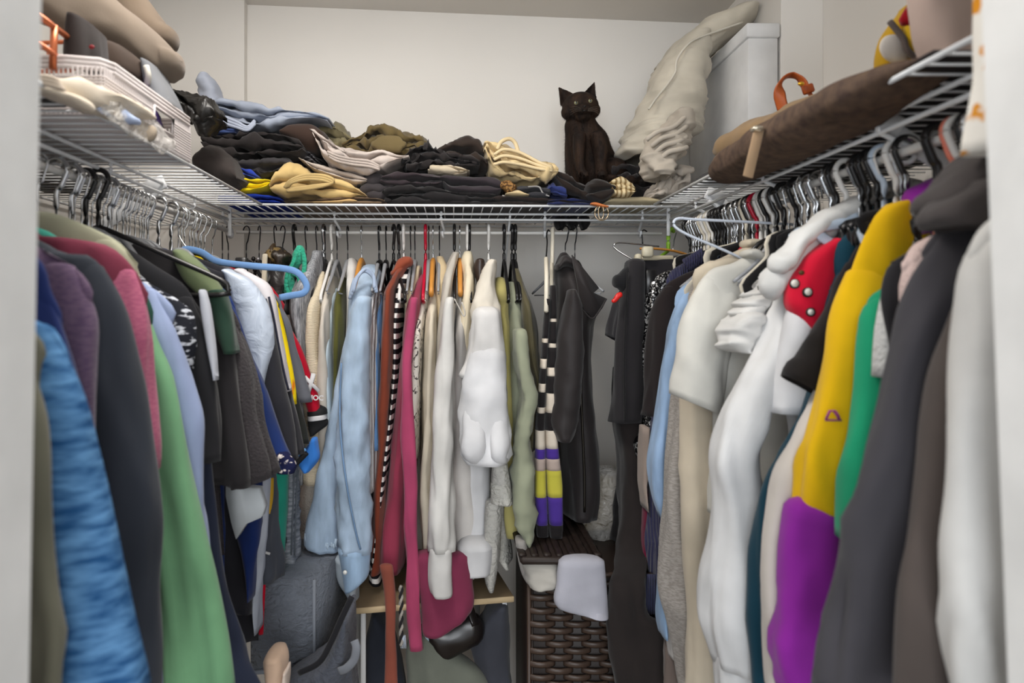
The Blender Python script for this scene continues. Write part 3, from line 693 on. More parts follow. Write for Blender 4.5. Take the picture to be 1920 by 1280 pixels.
thing('football_jersey', 'bright blue jersey sleeve tip poking out below the crimson cuff', 'jersey', [
    ('sleeve', loft(px_sts([(822, 584, 594), (838, 575, 597), (856, 560, 600), (870, 562, 592), (884, 570, 580)], 1.53, .04), n=24, amp=.002), fab((58, 128, 216)), None,
     [('sleeve_trim', tube(smooth_path([P(548, 858, 1.505), P(560, 851, 1.505), P(573, 842, 1.505)], 4), .0035, 6), plain((120, 180, 240), .7))]),
    ('sleeve_band', tube(smooth_path([P(556, 868, 1.51), P(564, 860, 1.51), P(575, 848, 1.51)], 4), .006, 8), plain((30, 30, 34), .8), 'black band')], GL)
thing('shorts', 'navy blue shorts hanging low behind the white t-shirt', 'shorts', [('body', loft(px_sts([(900, 452, 492), (980, 448, 486), (1060, 462, 478), (1120, 468, 474)], 1.33, .05), n=26), fab((22, 42, 96)))], GL)
thing('trousers', 'pale grey white trousers hanging low beside the red strap', 'trousers', [('leg', loft(px_sts([(870, 478, 506), (960, 468, 503), (1040, 466, 497), (1120, 474, 488), (1180, 482, 487)], 1.40, .06), n=28), fab((192, 200, 214)))], GL)
thing('strap', 'crimson red strap hanging straight down over the grey storage box', 'strap', [('strap', loft(px_sts([(880, 492, 506), (1000, 488, 502), (1100, 487, 500), (1186, 484, 496)], 1.45, .02), n=16, amp=.001), fab((200, 12, 44)))], GL)
thing('shorts', 'dark grey sports shorts with a small white woven mark', 'shorts', [('body', loft(px_sts([(880, 498, 514), (950, 495, 517), (1010, 492, 521), (1050, 490, 528), (1083, 490, 524)], 1.47, .07), n=28), fab((72, 76, 86)), None,
    [('woven_mark', tube(smooth_path([P(492, 1033, 1.43), P(500, 1036, 1.428), P(506, 1038, 1.43)], 3), .003, 6), plain((190, 190, 190), .8))])], GL)
thing('leggings', 'bright teal green leggings hanging straight down', 'leggings', [('leg', loft(px_sts([(870, 512, 541), (940, 511, 538), (1010, 514, 534), (1060, 518, 530), (1082, 520, 527)], 1.52, .06), n=26, amp=.002), fab((38, 150, 128)))], GL)
thing('scarf', 'red and yellow edged black scarf sliver above the grey shorts', 'scarf', [('strip', loft(px_sts([(898, 498, 512), (940, 502, 511), (976, 506, 509)], 1.455, .03), n=16, amp=.001), stripes((190, 40, 30), (216, 170, 50), .012, 'X', .5))], GL)

# loose hangers on the left rod
for i in range(15):
    d = 1.045+i*.0165
    hanger((XRl, d, ZR), .05*math.sin(i*2.3), 'chrome', 'grey', ORD[i]+' chrome hook from the left jamb in the tight row of slim hangers', 'tight row of chrome hooks on the left rod', tilt=.03*math.sin(i*1.7), W=.10)
hanger((XRl+.005, 1.12, ZR+.006), 0.02, 'plastic', 'black', 'big black plastic hanger with a long sloping arm, nearest of its kind', 'hangers on the left rod', W=.21)
for i, d in enumerate((1.29, 1.305, 1.32, 1.46, 1.485, 1.53, 1.56, 1.585, 1.62, 1.665)):
    hanger((XRl, d, ZR), .5*math.sin(i*1.9), 'chrome', 'grey' if i % 2 else 'black', ORD[i]+' loose chrome hook counted from the black hanger to the left corner post', 'loose chrome hangers near the left corner', tilt=.06*math.sin(i), W=.10)
# empty blue flocked hanger sticking out into the aisle
bh = tube(smooth_path([P(341, 470, 1.46), P(352, 467, 1.46), P(378, 473, 1.46), P(402, 488, 1.455), (P(430, 494, 1.45)), P(480, 499, 1.45), P(530, 503, 1.445), P(556, 510, 1.44), P(571, 526, 1.44), P(575, 540, 1.44), P(567, 550, 1.44), P(545, 554, 1.445), P(524, 558, 1.45)], 5), .0072, 8, flat=.4, flatdir=(0, 1, 0))
hk_ = tube(smooth_path([(XRl+.012, 1.47, ZR-.014), (XRl+.014, 1.47, ZR+.004), (XRl, 1.47, ZR+.013), (XRl-.014, 1.47, ZR), (XRl-.006, 1.47, ZR-.025), (XRl, 1.465, ZR-.05), tuple(P(352, 467, 1.46))], 4), .0017, 6)
thing('hanger', 'blue flocked hanger reaching far into the aisle, empty and tilted', 'hanger', [('frame', bh, fab((112, 150, 200))), ('hook', hk_, CHROME)], 'hangers on the left rod')

# ---- right rod, nearest first
side_garment(1, .575, 'sweatshirt', 'light grey white sweatshirt against the right door jamb', 'sweatshirt', fab((206, 204, 200)), [(1900, 385), (1871, 400), (1837, 428), (1812, 470), (1801, 530), (1796, 600), (1788, 680), (1780, 760), (1779, 900), (1777, 1000), (1770, 1100), (1757, 1180), (1754, 1240), (1768, 1295)], 480, 1290, sw=.07, group=GR, T=.045, neck=False, hk=('plastic', 'coral'))
side_garment(1, .625, 'hoodie', 'dark brown grey hoodie just behind the light grey sweatshirt', 'hoodie', fab((74, 66, 62)), [(1850, 420), (1810, 500), (1785, 580), (1762, 645), (1745, 700), (1730, 780), (1716, 862), (1700, 930), (1686, 1000), (1668, 1100), (1656, 1180), (1653, 1295)], 580, 1290, sw=.075, group=GR, T=.04, neck=False, hk=('velvet', 'black'))
side_garment(1, .675, 'hoodie', 'charcoal hoodie with its heavy hood folded over the shoulder', 'hoodie', fab((60, 58, 62)), [(1790, 395), (1768, 410), (1750, 432), (1734, 455), (1718, 500), (1703, 540), (1690, 580), (1672, 640), (1650, 717), (1634, 790), (1618, 865), (1608, 900), (1592, 960), (1578, 1010), (1566, 1070), (1556, 1130), (1546, 1210), (1541, 1295)], 480, 1290, sw=.105, group=GR, T=.05, neck=False, hk=('plastic', 'white'),
    extra=[('hood', cat_geo([loft(px_sts([(284, 1828, 1866), (300, 1800, 1872), (330, 1768, 1880), (360, 1742, 1885), (385, 1734, 1880), (402, 1745, 1860)], .645, .075), n=36, amp=.004, freq=(45, 40)), loft(px_sts([(356, 1790, 1876), (385, 1752, 1880), (410, 1740, 1872), (428, 1756, 1850)], .625, .06), n=30, amp=.003)]), fab((62, 57, 56)))])
side_garment(1, .735, 'cardigan', 'blush pink boucle cardigan showing one fuzzy shoulder', 'cardigan', fab((212, 188, 182), 'fuzzy'), [(1775, 425), (1732, 447), (1705, 470), (1686, 492), (1676, 520), (1674, 545), (1680, 575), (1690, 600)], 500, 760, sw=.06, group=GR, T=.04, neck=False, hem=900, hk=('plastic', 'coral'))
side_garment(1, .765, 'jacket', 'black jacket shoulder behind the pink boucle cardigan', 'jacket', fab((36, 35, 38)), [(1740, 440), (1700, 470), (1669, 490), (1655, 520), (1650, 555), (1656, 600), (1664, 640)], 500, 660, sw=.07, group=GR, T=.03, neck=False, hem=900, hk=('velvet', 'black'))
side_garment(1, .79, 'cardigan', 'white knitted cardigan sliver between black jacket and green top', 'cardigan', fab((214, 214, 212), 'fuzzy'), [(1720, 450), (1690, 480), (1668, 503), (1655, 522), (1648, 560), (1645, 610), (1648, 660), (1650, 700)], 510, 705, sw=.05, group=GR, T=.03, neck=False, hem=850, hk=('plastic', 'white'))
side_garment(1, .825, 'pullover', 'emerald green long-sleeved top behind the white cardigan sliver', 'top', fab((30, 150, 108)), [(1700, 500), (1660, 535), (1641, 548), (1624, 562), (1614, 585), (1609, 640), (1603, 700), (1597, 760), (1588, 830), (1577, 890), (1571, 940), (1574, 985), (1578, 1005)], 570, 1005, sw=.075, sw_end=.03, group=GR, T=.045, neck=False, hem=960, hk=('plastic', 'black'))
# yellow and purple colour-blocked hoodie
YE, PU = fab((222, 176, 14)), fab((140, 38, 152))
side_garment(1, .885, 'sweatshirt', 'mustard yellow and purple colour-blocked sweatshirt with small chest mark', 'sweatshirt', YE, [(1724, 366), (1690, 374), (1655, 382), (1627, 402), (1609, 438), (1596, 475), (1577, 530), (1562, 575), (1553, 620), (1545, 665), (1532, 720), (1519, 774), (1503, 818), (1489, 860), (1479, 910), (1475, 960)], 560, 958, sw=.077, sw_end=.062, group=GR, T=.055, neck=False, hem=1290, hk=('velvet', 'black'), tilt=-.2,
    extra=[('yoke', loft(px_sts([(322, 1776, 1790), (338, 1742, 1790), (356, 1708, 1778), (385, 1700, 1760), (420, 1712, 1748), (440, 1722, 1740)], .872, .055), n=30, amp=.003, rows=26), PU, 'purple shoulder yoke'),
           ('lower_sleeve', loft(px_sts([(955, 1474, 1562), (975, 1471, 1572), (1010, 1464, 1574), (1080, 1462, 1568), (1150, 1460, 1555), (1190, 1450, 1548), (1215, 1447, 1546), (1245, 1452, 1548), (1290, 1458, 1556)], .876, .058), n=40, amp=.0035, freq=(40, 18), tilt0=-.12), PU, 'purple lower sleeve'),
           ('print', cat_geo([tube([P(1548, 787, .846), P(1556, 770, .844), P(1565, 770, .844), P(1578, 788, .846), P(1548, 787, .846)], .0016, 6), tube([P(1565, 771, .844), P(1571, 779, .845), P(1574, 787, .846)], .0022, 6)]), fab((150, 60, 120)), 'purple trapezoid chest mark')])
side_garment(1, .93, 't_shirt', 'off-white long strip of a t-shirt between teal sleeve and mustard sleeve', 'shirt', fab((212, 204, 196)), [(1600, 520), (1560, 640), (1520, 740), (1489, 800), (1462, 858), (1445, 905), (1437, 960), (1435, 1030), (1436, 1120), (1437, 1200), (1438, 1295)], 640, 1290, sw=.045, group=GR, T=.04, neck=False, hk=('wire', 'white'))
side_garment(1, .945, 't_shirt', 'black t-shirt with a pointed short sleeve beside the mustard sweatshirt', 'shirt', fab((30, 27, 26)), [(1660, 420), (1620, 440), (1598, 462), (1578, 510), (1562, 556), (1540, 600), (1521, 640), (1500, 676), (1483, 704), (1473, 720)], 540, 728, sw=.08, sw_end=.055, group=GR, T=.05, neck=False, hem=900, hk=('plastic', 'black'), tilt=-.55)
side_garment(1, .98, 'sweater', 'dark teal sweater with long sleeve below the black t-shirt', 'sweater', fab((16, 56, 72)), [(1680, 366), (1642, 382), (1609, 425), (1585, 440), (1566, 458), (1556, 500), (1548, 580), (1525, 680), (1500, 790), (1470, 840), (1436, 890), (1410, 935), (1404, 980), (1405, 1060), (1406, 1150), (1403, 1220), (1412, 1295)], 500, 1290, sw=.085, group=GR, T=.05, neck=False, hk=('plastic', 'black'))
side_garment(1, 1.02, 't_shirt', 'white t-shirt with a red yoke printed with white dots', 'shirt', fab((226, 226, 228)), [(1600, 420), (1562, 458), (1522, 482), (1492, 508), (1478, 532), (1474, 565), (1471, 620), (1464, 680), (1452, 740), (1444, 772)], 560, 772, sw=.052, sw_end=.045, group=GR, T=.05, neck=False, hem=1000, hk=('plastic', 'white'), tilt=0,
    extra=[('yoke', loft(px_sts([(452, 1545, 1566), (466, 1525, 1566), (485, 1503, 1568), (510, 1486, 1566), (535, 1476, 1562), (570, 1475, 1552), (600, 1496, 1544), (622, 1513, 1534)], 1.005, .062), n=34, amp=.0015, rows=36), fab((206, 22, 52)), 'crimson red yoke',
        [('printed_dot', cat_geo([disc(tuple(P(x, y, .974)), r*.00076, r*.00076, .0015), ]), m, None) for x, y, r, m in ((1490, 532, 9.5, plain((40, 34, 30), .8)), (1514, 548, 9.5, plain((40, 34, 30), .8)), (1520, 585, 8.5, plain((40, 34, 30), .8)), (1503, 511, 4.5, plain((90, 60, 30), .8)))]+
        [('printed_dot', cat_geo([disc(tuple(P(x, y, .9725)), r*.00076, r*.00076, .0015), ]), plain((232, 228, 220), .8), 'white dot') for x, y, r in ((1490, 531, 7), (1515, 547, 6.5), (1520, 585, 5.5))])])
side_garment(1, 1.06, 'hoodie', 'white hoodie with a thick rolled hood and long gathered sleeve', 'hoodie', fab((222, 222, 222)), [(1650, 350), (1615, 380), (1570, 398), (1535, 420), (1508, 445), (1482, 482), (1468, 515), (1452, 570), (1430, 620), (1408, 665), (1387, 702), (1365, 748), (1350, 800), (1336, 860), (1338, 900), (1350, 950), (1342, 1020), (1330, 1080), (1323, 1130), (1322, 1180), (1332, 1222), (1340, 1238)], 600, 1238, sw=.065, sw_end=.066, group=GR, T=.075, neck=False, hem=1000, amp=.006, hk=('velvet', 'lightblue'), cuff=.05,
    extra=[('hood', cat_geo([hloft([(1470, 490, 560), (1500, 440, 520), (1540, 405, 470), (1590, 380, 432), (1640, 352, 395), (1672, 338, 372)], 1.0, .06, amp=.003, freq=26, n=28), hloft([(1480, 470, 520), (1520, 420, 470), (1575, 388, 425), (1620, 366, 400)], .985, .05, amp=.003, n=24)]), fab((226, 226, 224)))])
side_garment(1, 1.13, 'blouse', 'white blouse with a scrunched puff sleeve', 'blouse', fab((226, 224, 218)), [(1540, 400), (1500, 440), (1475, 478), (1455, 505), (1430, 535), (1400, 575), (1385, 600), (1395, 640)], 500, 640, sw=.07, group=GR, T=.03, neck=False, hem=880, hk=('plastic', 'white'),
    extra=[('puff_sleeve', cat_geo([loft(px_sts([(496+i*17-5, 1452-i*13, 1486-i*11), (496+i*17+4, 1440-i*13-(4 if i > 2 else 0), 1484-i*11), (496+i*17+14, 1446-i*13, 1478-i*11)], 1.115, .075), n=26, amp=.004, freq=(90, 60), rows=12) for i in range(6)]+[loft(px_sts([(592, 1374, 1420), (606, 1358, 1424), (628, 1354, 1420), (646, 1360, 1414), (660, 1378, 1400)], 1.11, .09), n=34, amp=.007, freq=(55, 60), rows=24)]), fab((228, 227, 224)), 'scrunched ruched sleeve')])
side_garment(1, 1.10, 'sweatshirt', 'lilac sweatshirt peeking out left of the white hood', 'sweatshirt', fab((150, 148, 182)), [(1590, 385), (1545, 410), (1510, 436), (1480, 455), (1455, 478), (1446, 505), (1446, 560)], 480, 620, sw=.06, group=GR, T=.03, neck=False, hem=880, hk=('velvet', 'black'))
side_garment(1, 1.21, 't_shirt', 'oatmeal white boxy t-shirt with a wide short sleeve', 'shirt', fab((214, 212, 204)), [(1440, 468), (1416, 469), (1395, 480), (1365, 494), (1333, 502), (1312, 520), (1301, 537), (1291, 570), (1285, 600), (1275, 642), (1266, 690), (1257, 742)], 560, 758, sw=.095, sw_end=.09, group=GR, T=.06, neck=False, hem=960, hk=('plastic', 'black'), tilt=-.42,
    extra=[('collar', hloft([(1410, 466, 480), (1425, 464, 486), (1445, 474, 500)], 1.17, .05, amp=.001, n=20), fab((216, 214, 206)))])
side_garment(1, 1.28, 'sweater', 'cream beige sweater hanging long below the oatmeal t-shirt', 'sweater', fab((196, 184, 164)), [(1450, 446), (1432, 448), (1405, 458), (1372, 472), (1335, 488), (1305, 500), (1297, 518), (1293, 545), (1288, 620), (1280, 700), (1274, 790), (1275, 900), (1277, 1050), (1280, 1200), (1283, 1295)], 530, 1290, sw=.062, sw_end=.075, group=GR, T=.07, neck=False, hk=('plastic', 'white'), cuff=None,
    extra=[('collar', hloft([(1408, 447, 462), (1428, 445, 464), (1450, 456, 476)], 1.25, .05, amp=.001, n=20), fab((200, 188, 168)))])
side_garment(1, 1.35, 'pullover', 'grey heather long-sleeved top with a rounded elbow', 'top', fab((138, 132, 126), 'marl', (160, 154, 148)), [(1330, 500), (1300, 520), (1290, 545), (1278, 610), (1266, 680), (1258, 740), (1250, 800), (1246, 860), (1244, 950), (1240, 1030), (1241, 1090), (1247, 1140), (1258, 1180), (1274, 1225), (1280, 1295)], 570, 1290, sw=.055, sw_end=.05, group=GR, T=.05, neck=False, hk=('plastic', 'black'))
side_garment(1, 1.42, 'shirt', 'light blue chambray shirt with a drooping sleeve', 'shirt', fab((146, 172, 204), 'denim'), [(1310, 515), (1288, 530), (1268, 545), (1260, 570), (1254, 610), (1244, 655), (1237, 690), (1233, 740), (1226, 800), (1221, 860), (1220, 890), (1228, 930), (1240, 968)], 570, 968, sw=.045, sw_end=.02, group=GR, T=.06, neck=False, hem=1188, hk=('wood', 'wood'))
thing('shirt_cuff', 'pale blue cuff hanging low beside the grey heather sleeve', 'clothing', [('cuff', loft(px_sts([(1090, 1237, 1252), (1130, 1236, 1250), (1160, 1236, 1247), (1188, 1240, 1246)], 1.39, .06), n=24), fab((132, 160, 192), 'denim'))], GR)
side_garment(1, 1.475, 'cardigan', 'black brown cardigan left of the chambray shirt', 'cardigan', fab((34, 28, 28)), [(1300, 505), (1275, 516), (1250, 530), (1232, 552), (1222, 580), (1217, 620), (1210, 690), (1204, 750), (1200, 780)], 570, 778, sw=.06, group=GR, T=.06, neck=False, hem=860, hk=('plastic', 'black'))
side_garment(1, 1.53, 'sweater', 'navy ribbed knit sweater with a ribbed high collar and cuff', 'sweater', fab((56, 56, 84), 'rib'), [(1336, 468), (1310, 474), (1285, 488), (1262, 503), (1252, 520), (1246, 545), (1242, 700), (1228, 820), (1222, 880), (1218, 960), (1214, 1040), (1213, 1075)], 530, 1078, sw=.035, sw_end=.034, group=GR, T=.06, neck=False, hem=1000, hk=('velvet', 'black'),
    extra=[('collar', cat_geo([tube(smooth_path([P(1283+i*5, 486-i*3, 1.49), P(1287+i*5, 495-i*3, 1.485), P(1296+i*5, 506-i*3, 1.49)], 3), .0048, 8) for i in range(7)]), fab((58, 57, 86), 'rib')),
           ('cuff', cat_geo([tube(smooth_path([P(1215+i*4.2, 1076, 1.50), P(1213+i*4.4, 1110, 1.495), P(1212+i*4.6, 1150, 1.50)], 3), .0038, 8) for i in range(6)]), fab((66, 68, 96), 'rib'), 'ribbed cuff')])
thing('blouse', 'taupe chiffon blouse hem hanging beside the long black dress', 'blouse', [('body', loft(px_sts([(800, 1203, 1214), (860, 1199, 1216), (900, 1198, 1214), (930, 1203, 1211), (952, 1207, 1210)], 1.55, .07), n=24), fab((168, 152, 142)))], GR)
thing('skirt', 'dark crimson skirt sliver beside the navy knit sleeve', 'skirt', [('body', loft(px_sts([(920, 1208, 1222), (980, 1205, 1220), (1046, 1202, 1215)], 1.57, .05), n=20), fab((110, 16, 52)))], GR)
side_garment(1, 1.585, 'sequin_top', 'black and silver sequinned top left of the brown cardigan', 'top', sequins((28, 28, 30)), [(1262, 506), (1240, 510), (1216, 528), (1204, 560), (1200, 600), (1197, 650), (1195, 690), (1198, 740), (1202, 780), (1195, 810), (1190, 840), (1200, 872)], 545, 872, sw=.03, sw_end=.04, group=GR, T=.06, neck=False, hem=830, hk=('clip', 'black'))
side_garment(1, 1.635, 'shirt', 'black button shirt with an upturned short sleeve at the back right', 'shirt', fab((42, 40, 43)), [(1216, 486), (1184, 490), (1172, 510), (1160, 540), (1152, 562), (1147, 590), (1140, 615), (1138, 624)], 540, 634, sw=.034, sw_end=.026, group=GR, T=.06, neck=False, hem=788, hk=('clip', 'cream'), tilt=-.55,
    extra=[('body', loft(px_sts([(492, 1174, 1206), (540, 1166, 1206), (600, 1158, 1206), (660, 1153, 1204), (730, 1148, 1200), (790, 1144, 1197)], 1.60, .07), n=34, amp=.003), fab((40, 38, 40)), None,
             [('placket', tube(smooth_path([P(1177, 510, 1.561), P(1172, 620, 1.559), P(1170, 700, 1.559), P(1172, 788, 1.559)], 5), .0025, 6), fab((30, 29, 30)))]),
           ('collar', hloft([(1164, 512, 540), (1175, 500, 548), (1188, 492, 520)], 1.57, .05, amp=.001, n=18), fab((30, 30, 32)))])
thing('hanger_clip', 'red plastic tab showing at the black shirt collar', 'clip', [('tab', hloft([(1151, 560, 568), (1157, 550, 566), (1164, 547, 558)], 1.545, .012, amp=0, n=16), plain((214, 40, 34), .3))], None)
thing('blouse', 'black and white sprigged blouse hem under the black button shirt', 'blouse', [('body', loft(px_sts([(780, 1172, 1196), (800, 1172, 1198), (822, 1178, 1196)], 1.64, .05), n=20), blotch((34, 36, 44), (150, 156, 170), 130., .56))], GR)
thing('dress', 'long black dress hanging to the bottom of the photo at the back right', 'dress', [('skirt', loft(px_sts([(700, 1160, 1200), (790, 1150, 1202), (840, 1158, 1206), (900, 1160, 1212), (1000, 1158, 1214, 1.62, .09), (1050, 1153, 1212, 1.54, .06), (1090, 1150, 1211, 1.478, .05), (1150, 1144, 1214, 1.47, .05), (1172, 1143, 1246, 1.468, .05), (1220, 1148, 1255, 1.468, .05), (1290, 1160, 1262, 1.465, .05), (1420, 1165, 1262, 1.465, .05)], 1.66, .12), n=44, amp=.004, freq=(60, 5)), fab((40, 35, 34)))], GR)
thing('trousers', 'black trousers with a leg ending left of the long black dress', 'trousers', [('leg', loft(px_sts([(690, 1152, 1182), (780, 1147, 1182), (840, 1158, 1182), (900, 1160, 1180), (960, 1154, 1180), (1012, 1150, 1180)], 1.72, .07), n=30), fab((26, 24, 25)))], GR)
thing('dress', 'dark taupe brown garment hem below the white lining at lower right', 'dress', [('hem', loft(px_sts([(1040, 1244, 1292), (1150, 1247, 1290), (1290, 1249, 1290)], 1.40, .05), n=24), fab((104, 92, 86)))], GR)
thing('blouse', 'off-white lining showing under the grey heather sleeve', 'blouse', [('hem', loft(px_sts([(1150, 1247, 1266), (1200, 1250, 1274), (1232, 1254, 1276)], 1.372, .04), n=22), fab((196, 192, 188)))], GR)

# hangers packed on the right rod
kinds = [('velvet', 'black'), ('plastic', 'white'), ('plastic', 'black'), ('velvet', 'cream'), ('plastic', 'cream'), ('plastic', 'black'), ('chrome', 'grey')]
rs = random.Random(4)
kc = {}
d = 1.105
i = 0
while d < 1.70:
    k, c = kinds[(i*3+i//4) % 7]
    if abs(d-1.33) < .011: k, c = 'plastic', 'red'
    kc[(k, c)] = kc.get((k, c), -1)+1; od = ORD[kc[(k, c)]]
    hanger((XRr, d, ZR), math.pi+rs.uniform(-.25, .25), k, c, ('crimson plastic hanger in the tight row on the right rod' if c == 'red' else od+' '+{'velvet': 'flocked', 'plastic': 'tubular', 'chrome': 'metal'}[k]+' '+c+' hanger from the near end of the tight right row'), 'tight row of hangers on the right rod, '+k+' '+c, tilt=rs.uniform(-.05, .05), W=.10)
    d += .0215 if d < 1.4 else .017
    i += 1
for k, c, d, a, lab in (('plastic', 'black', 1.045, .15, 'black tubular hanger hook, leftmost of the large hooks on the right rod'), ('velvet', 'lightblue', .985, -.1, 'pale blue flocked hanger on the right rod between two black hooks'), ('plastic', 'black', .965, .1, 'black tubular hanger right of the pale blue flocked one'), ('plastic', 'lightblue', .93, -.35, 'pale blue tubular hanger with a round open hook'), ('plastic', 'black', .885, .05, 'tall black hanger hook beside the white tubular one, under the brace'), ('plastic', 'white', .905, .1, 'white tubular hanger hook above the purple yoke'), ('chrome', 'grey', .895, 0, 'small chrome hook right of the white tubular hook'), ('plastic', 'coral', .80, .2, 'coral pink hanger hook nearest the right jamb'), ('plastic', 'black', .83, .1, 'black hanger hook just left of the coral hook'), ('plastic', 'black', .775, .1, 'black hanger hook just right of the coral hook')):
    hanger((XRr, d, ZR), math.pi+a, k, c, lab, 'hangers on the right rod', tilt=0, W=.04)
ww = [P(1500, 424, 1.27), P(1488, 421, 1.27), P(1400, 416, 1.27), P(1300, 411, 1.27), P(1276, 409, 1.27), P(1265, 413, 1.27), P(1265, 424, 1.27), P(1290, 440, 1.268), P(1360, 470, 1.262), P(1440, 508, 1.255)]
thing('hanger', 'white coated wire hanger swung out into the aisle above the cream sweater', 'hanger', [('frame', tube(smooth_path(ww, 4), .0026, 8), plain((206, 214, 226), .35)), ('hook', tube(smooth_path([P(1492, 422, 1.27), P(1496, 400, 1.27), P(1500, 370, 1.27), P(1510, 352, 1.268), P(1530, 348, 1.262), P(1545, 362, 1.26)], 5), .0019, 6), CHROME)], 'hangers on the right rod')
for i in range(4):
    thing('hanger', ORD[i]+' thin pale metal hanger of the twisted bundle beside the white hood', 'hanger', [('hook', tube(smooth_path([P(1488+i*6, 432-i*4, 1.2+i*.012), P(1492+i*3, 400, 1.2+i*.012), P(1488+i*8, 368, 1.2+i*.012), P(1498+i*9, 352-i*4, 1.2+i*.012), P(1515+i*7, 352-i*5, 1.2), P(1524+i*6, 372, 1.2)], 5), .0018, 6), CHROME),
        ('frame', tube(smooth_path([P(1486+i*4, 436, 1.2+i*.012), P(1460+i*8, 452+i*3, 1.2+i*.012), P(1440+i*10, 466, 1.2+i*.012)], 4), .0018, 6), CHROME)], 'twisted bundle of metal hangers')
side_bar = [P(1150, 457, 1.66), P(1200, 457, 1.69), P(1262, 459, 1.71)]
thing('hanger', 'chrome trouser hanger with a long open loop at the right end of back rod', 'hanger', [('frame', tube(smooth_path([P(1235, 462, 1.7), P(1200, 458, 1.68), P(1165, 455, 1.66), P(1153, 457, 1.655), P(1152, 464, 1.655), P(1170, 477, 1.64), P(1200, 494, 1.62)], 5), .0022, 6), CHROME), ('hook', tube(smooth_path([P(1205, 458, 1.7), P(1204, 445, 1.78), P(1203, 436, 1.805), P(1207, 431, 1.81), P(1213, 434, 1.815)], 4), .0018, 6), DARKSTEEL)], 'hangers on the back rod')
thing('hanger', 'cream clip hanger carrying the black button shirt at the right end', 'hanger', [('bar', box(XX(1190, 1.62), XX(1262, 1.62), 1.612, 1.63, ZZ(488, 1.62), ZZ(479, 1.62), .003), plain((196, 186, 160), .4)), ('clip', box(XX(1204, 1.6), XX(1224, 1.6), 1.59, 1.61, ZZ(482, 1.6), ZZ(462, 1.6), .004), plain((204, 196, 172), .4)), ('clip', box(XX(1190, 1.6), XX(1202, 1.6), 1.59, 1.61, ZZ(489, 1.6), ZZ(476, 1.6), .004), plain((204, 196, 172), .4))], 'hangers on the right rod')
thing('hanger', 'bright green tubular hanger at the right end of the back rod', 'hanger', [('hook', tube(smooth_path([P(1253, 470, 1.79), P(1253, 445, 1.79), P(1255, 434, 1.80), P(1259, 429, 1.81), P(1263, 434, 1.825)], 5), .0052, 8), plain(HC_['green'], .35)), ('frame', tube([P(1253, 470, 1.79), P(1240, 480, 1.76), P(1228, 492, 1.72)], .0045, 8), plain(HC_['green'], .35))], 'hangers on the back rod')
thing('hanger', 'honey wood hanger lying across beside the navy rib collar', 'hanger', [('frame', tube(smooth_path([P(1200, 466, 1.66), P(1225, 466, 1.66), P(1262, 470, 1.68), P(1290, 478, 1.70)], 4), .006, 8, flat=.5), plain(HC_['wood'], .4)), ('hook', tube([P(1262, 468, 1.69), P(1264, 450, 1.74), P(1268, 436, 1.8)], .0018, 6), CHROME)], 'hangers on the right rod')

# ---- back rod, left to right. garments hang edge-on; outlines are read on the front edge
def bg_(name, label, cat, mat, sts, hx=None, hk=('chrome', 'grey'), T=.34, Dc=1.80, Dread=1.68, extra=None, group=GB, amp=.0045, freq=(60, 6), p=3.0, n=44, tilt=0., part='body', ang=0.):
    out = []
    y0 = sts[0][0]
    for i, s in enumerate(sts):
        k = min(1, .28+max(0, s[0]-y0)/95.)
        out.append((ZZ(s[0], Dread), XX(s[1], Dread), XX(s[2], Dread), Dc-.0, T*k) if len(s) < 5 else (ZZ(s[0], s[3]), XX(s[1], s[3]), XX(s[2], s[3]), s[3], s[4]))
    parts = [(part, loft(out, n=n, amp=amp, freq=freq, p=p, tilt=tilt), mat)]+(extra or [])
    t = thing(name, label, cat, parts, group)
    if hk:
        hx = hx if hx is not None else (sts[0][1]+sts[0][2])/2
        hanger((XX(hx, YR), YR, ZR), -math.pi/2+ang, hk[0], hk[1], hang_label(hk, label), 'hangers on the back rod', W=.15, hook_mat='dark' if hk[0] == 'chrome' else None, tilt=0)
    return t
def slv(sts, D=1.60, T=.07, amp=.004, **k): return loft(px_sts(sts, D, T), n=30, amp=amp, **k)
W1, W2, W3, CR1, CR2 = (222, 220, 216), (214, 210, 204), (226, 222, 214), (206, 196, 176), (214, 200, 172)
# bare hangers on the left part of the back rod
for k_, (x, a) in enumerate(((417, .3), (428, -.1), (462, .9), (486, .5), (530, .7), (610, .1), (712, -.1), (724, 0), (1078, .2))):
    hanger((XX(x, YR), YR, ZR), -math.pi/2+a, 'chrome', 'black', ORD[k_]+' bare dark metal hook from the left end of the back rod', 'loose hooks on the back rod', W=.12, hook_mat='dark')
bg_('bra', 'black padded bra with small gold buckles hanging at the back left', 'bra', fab((44, 40, 40), 'shiny'), [(462, 500, 520), (478, 496, 538), (500, 498, 540), (540, 503, 540), (590, 508, 540)], 516, T=.10, Dc=1.74)
bg_('belt', 'ivory fabric belt beside the black bra', 'belt', fab((206, 196, 176)), [(478, 496, 506), (500, 494, 506), (540, 494, 506), (600, 495, 507)], 470, T=.03, Dc=1.66, hk=None)
thing('jewellery_hanger', 'dark beaded jewellery bundle hanging on a looped hook', 'jewellery', [('bead', ellipsoid(tuple(P(478+dx, 492+dy, 1.72)), (.006, .006, .006), nu=8, nv=6), plain(c, .25, .6)) for dx, dy, c in ((0, 0, (60, 58, 56)), (6, -6, (150, 148, 150)), (-5, 5, (40, 38, 38)), (4, 8, (120, 116, 110)), (-3, -7, (48, 46, 46)), (8, 3, (60, 54, 44)), (0, 14, (40, 38, 36)))], None)
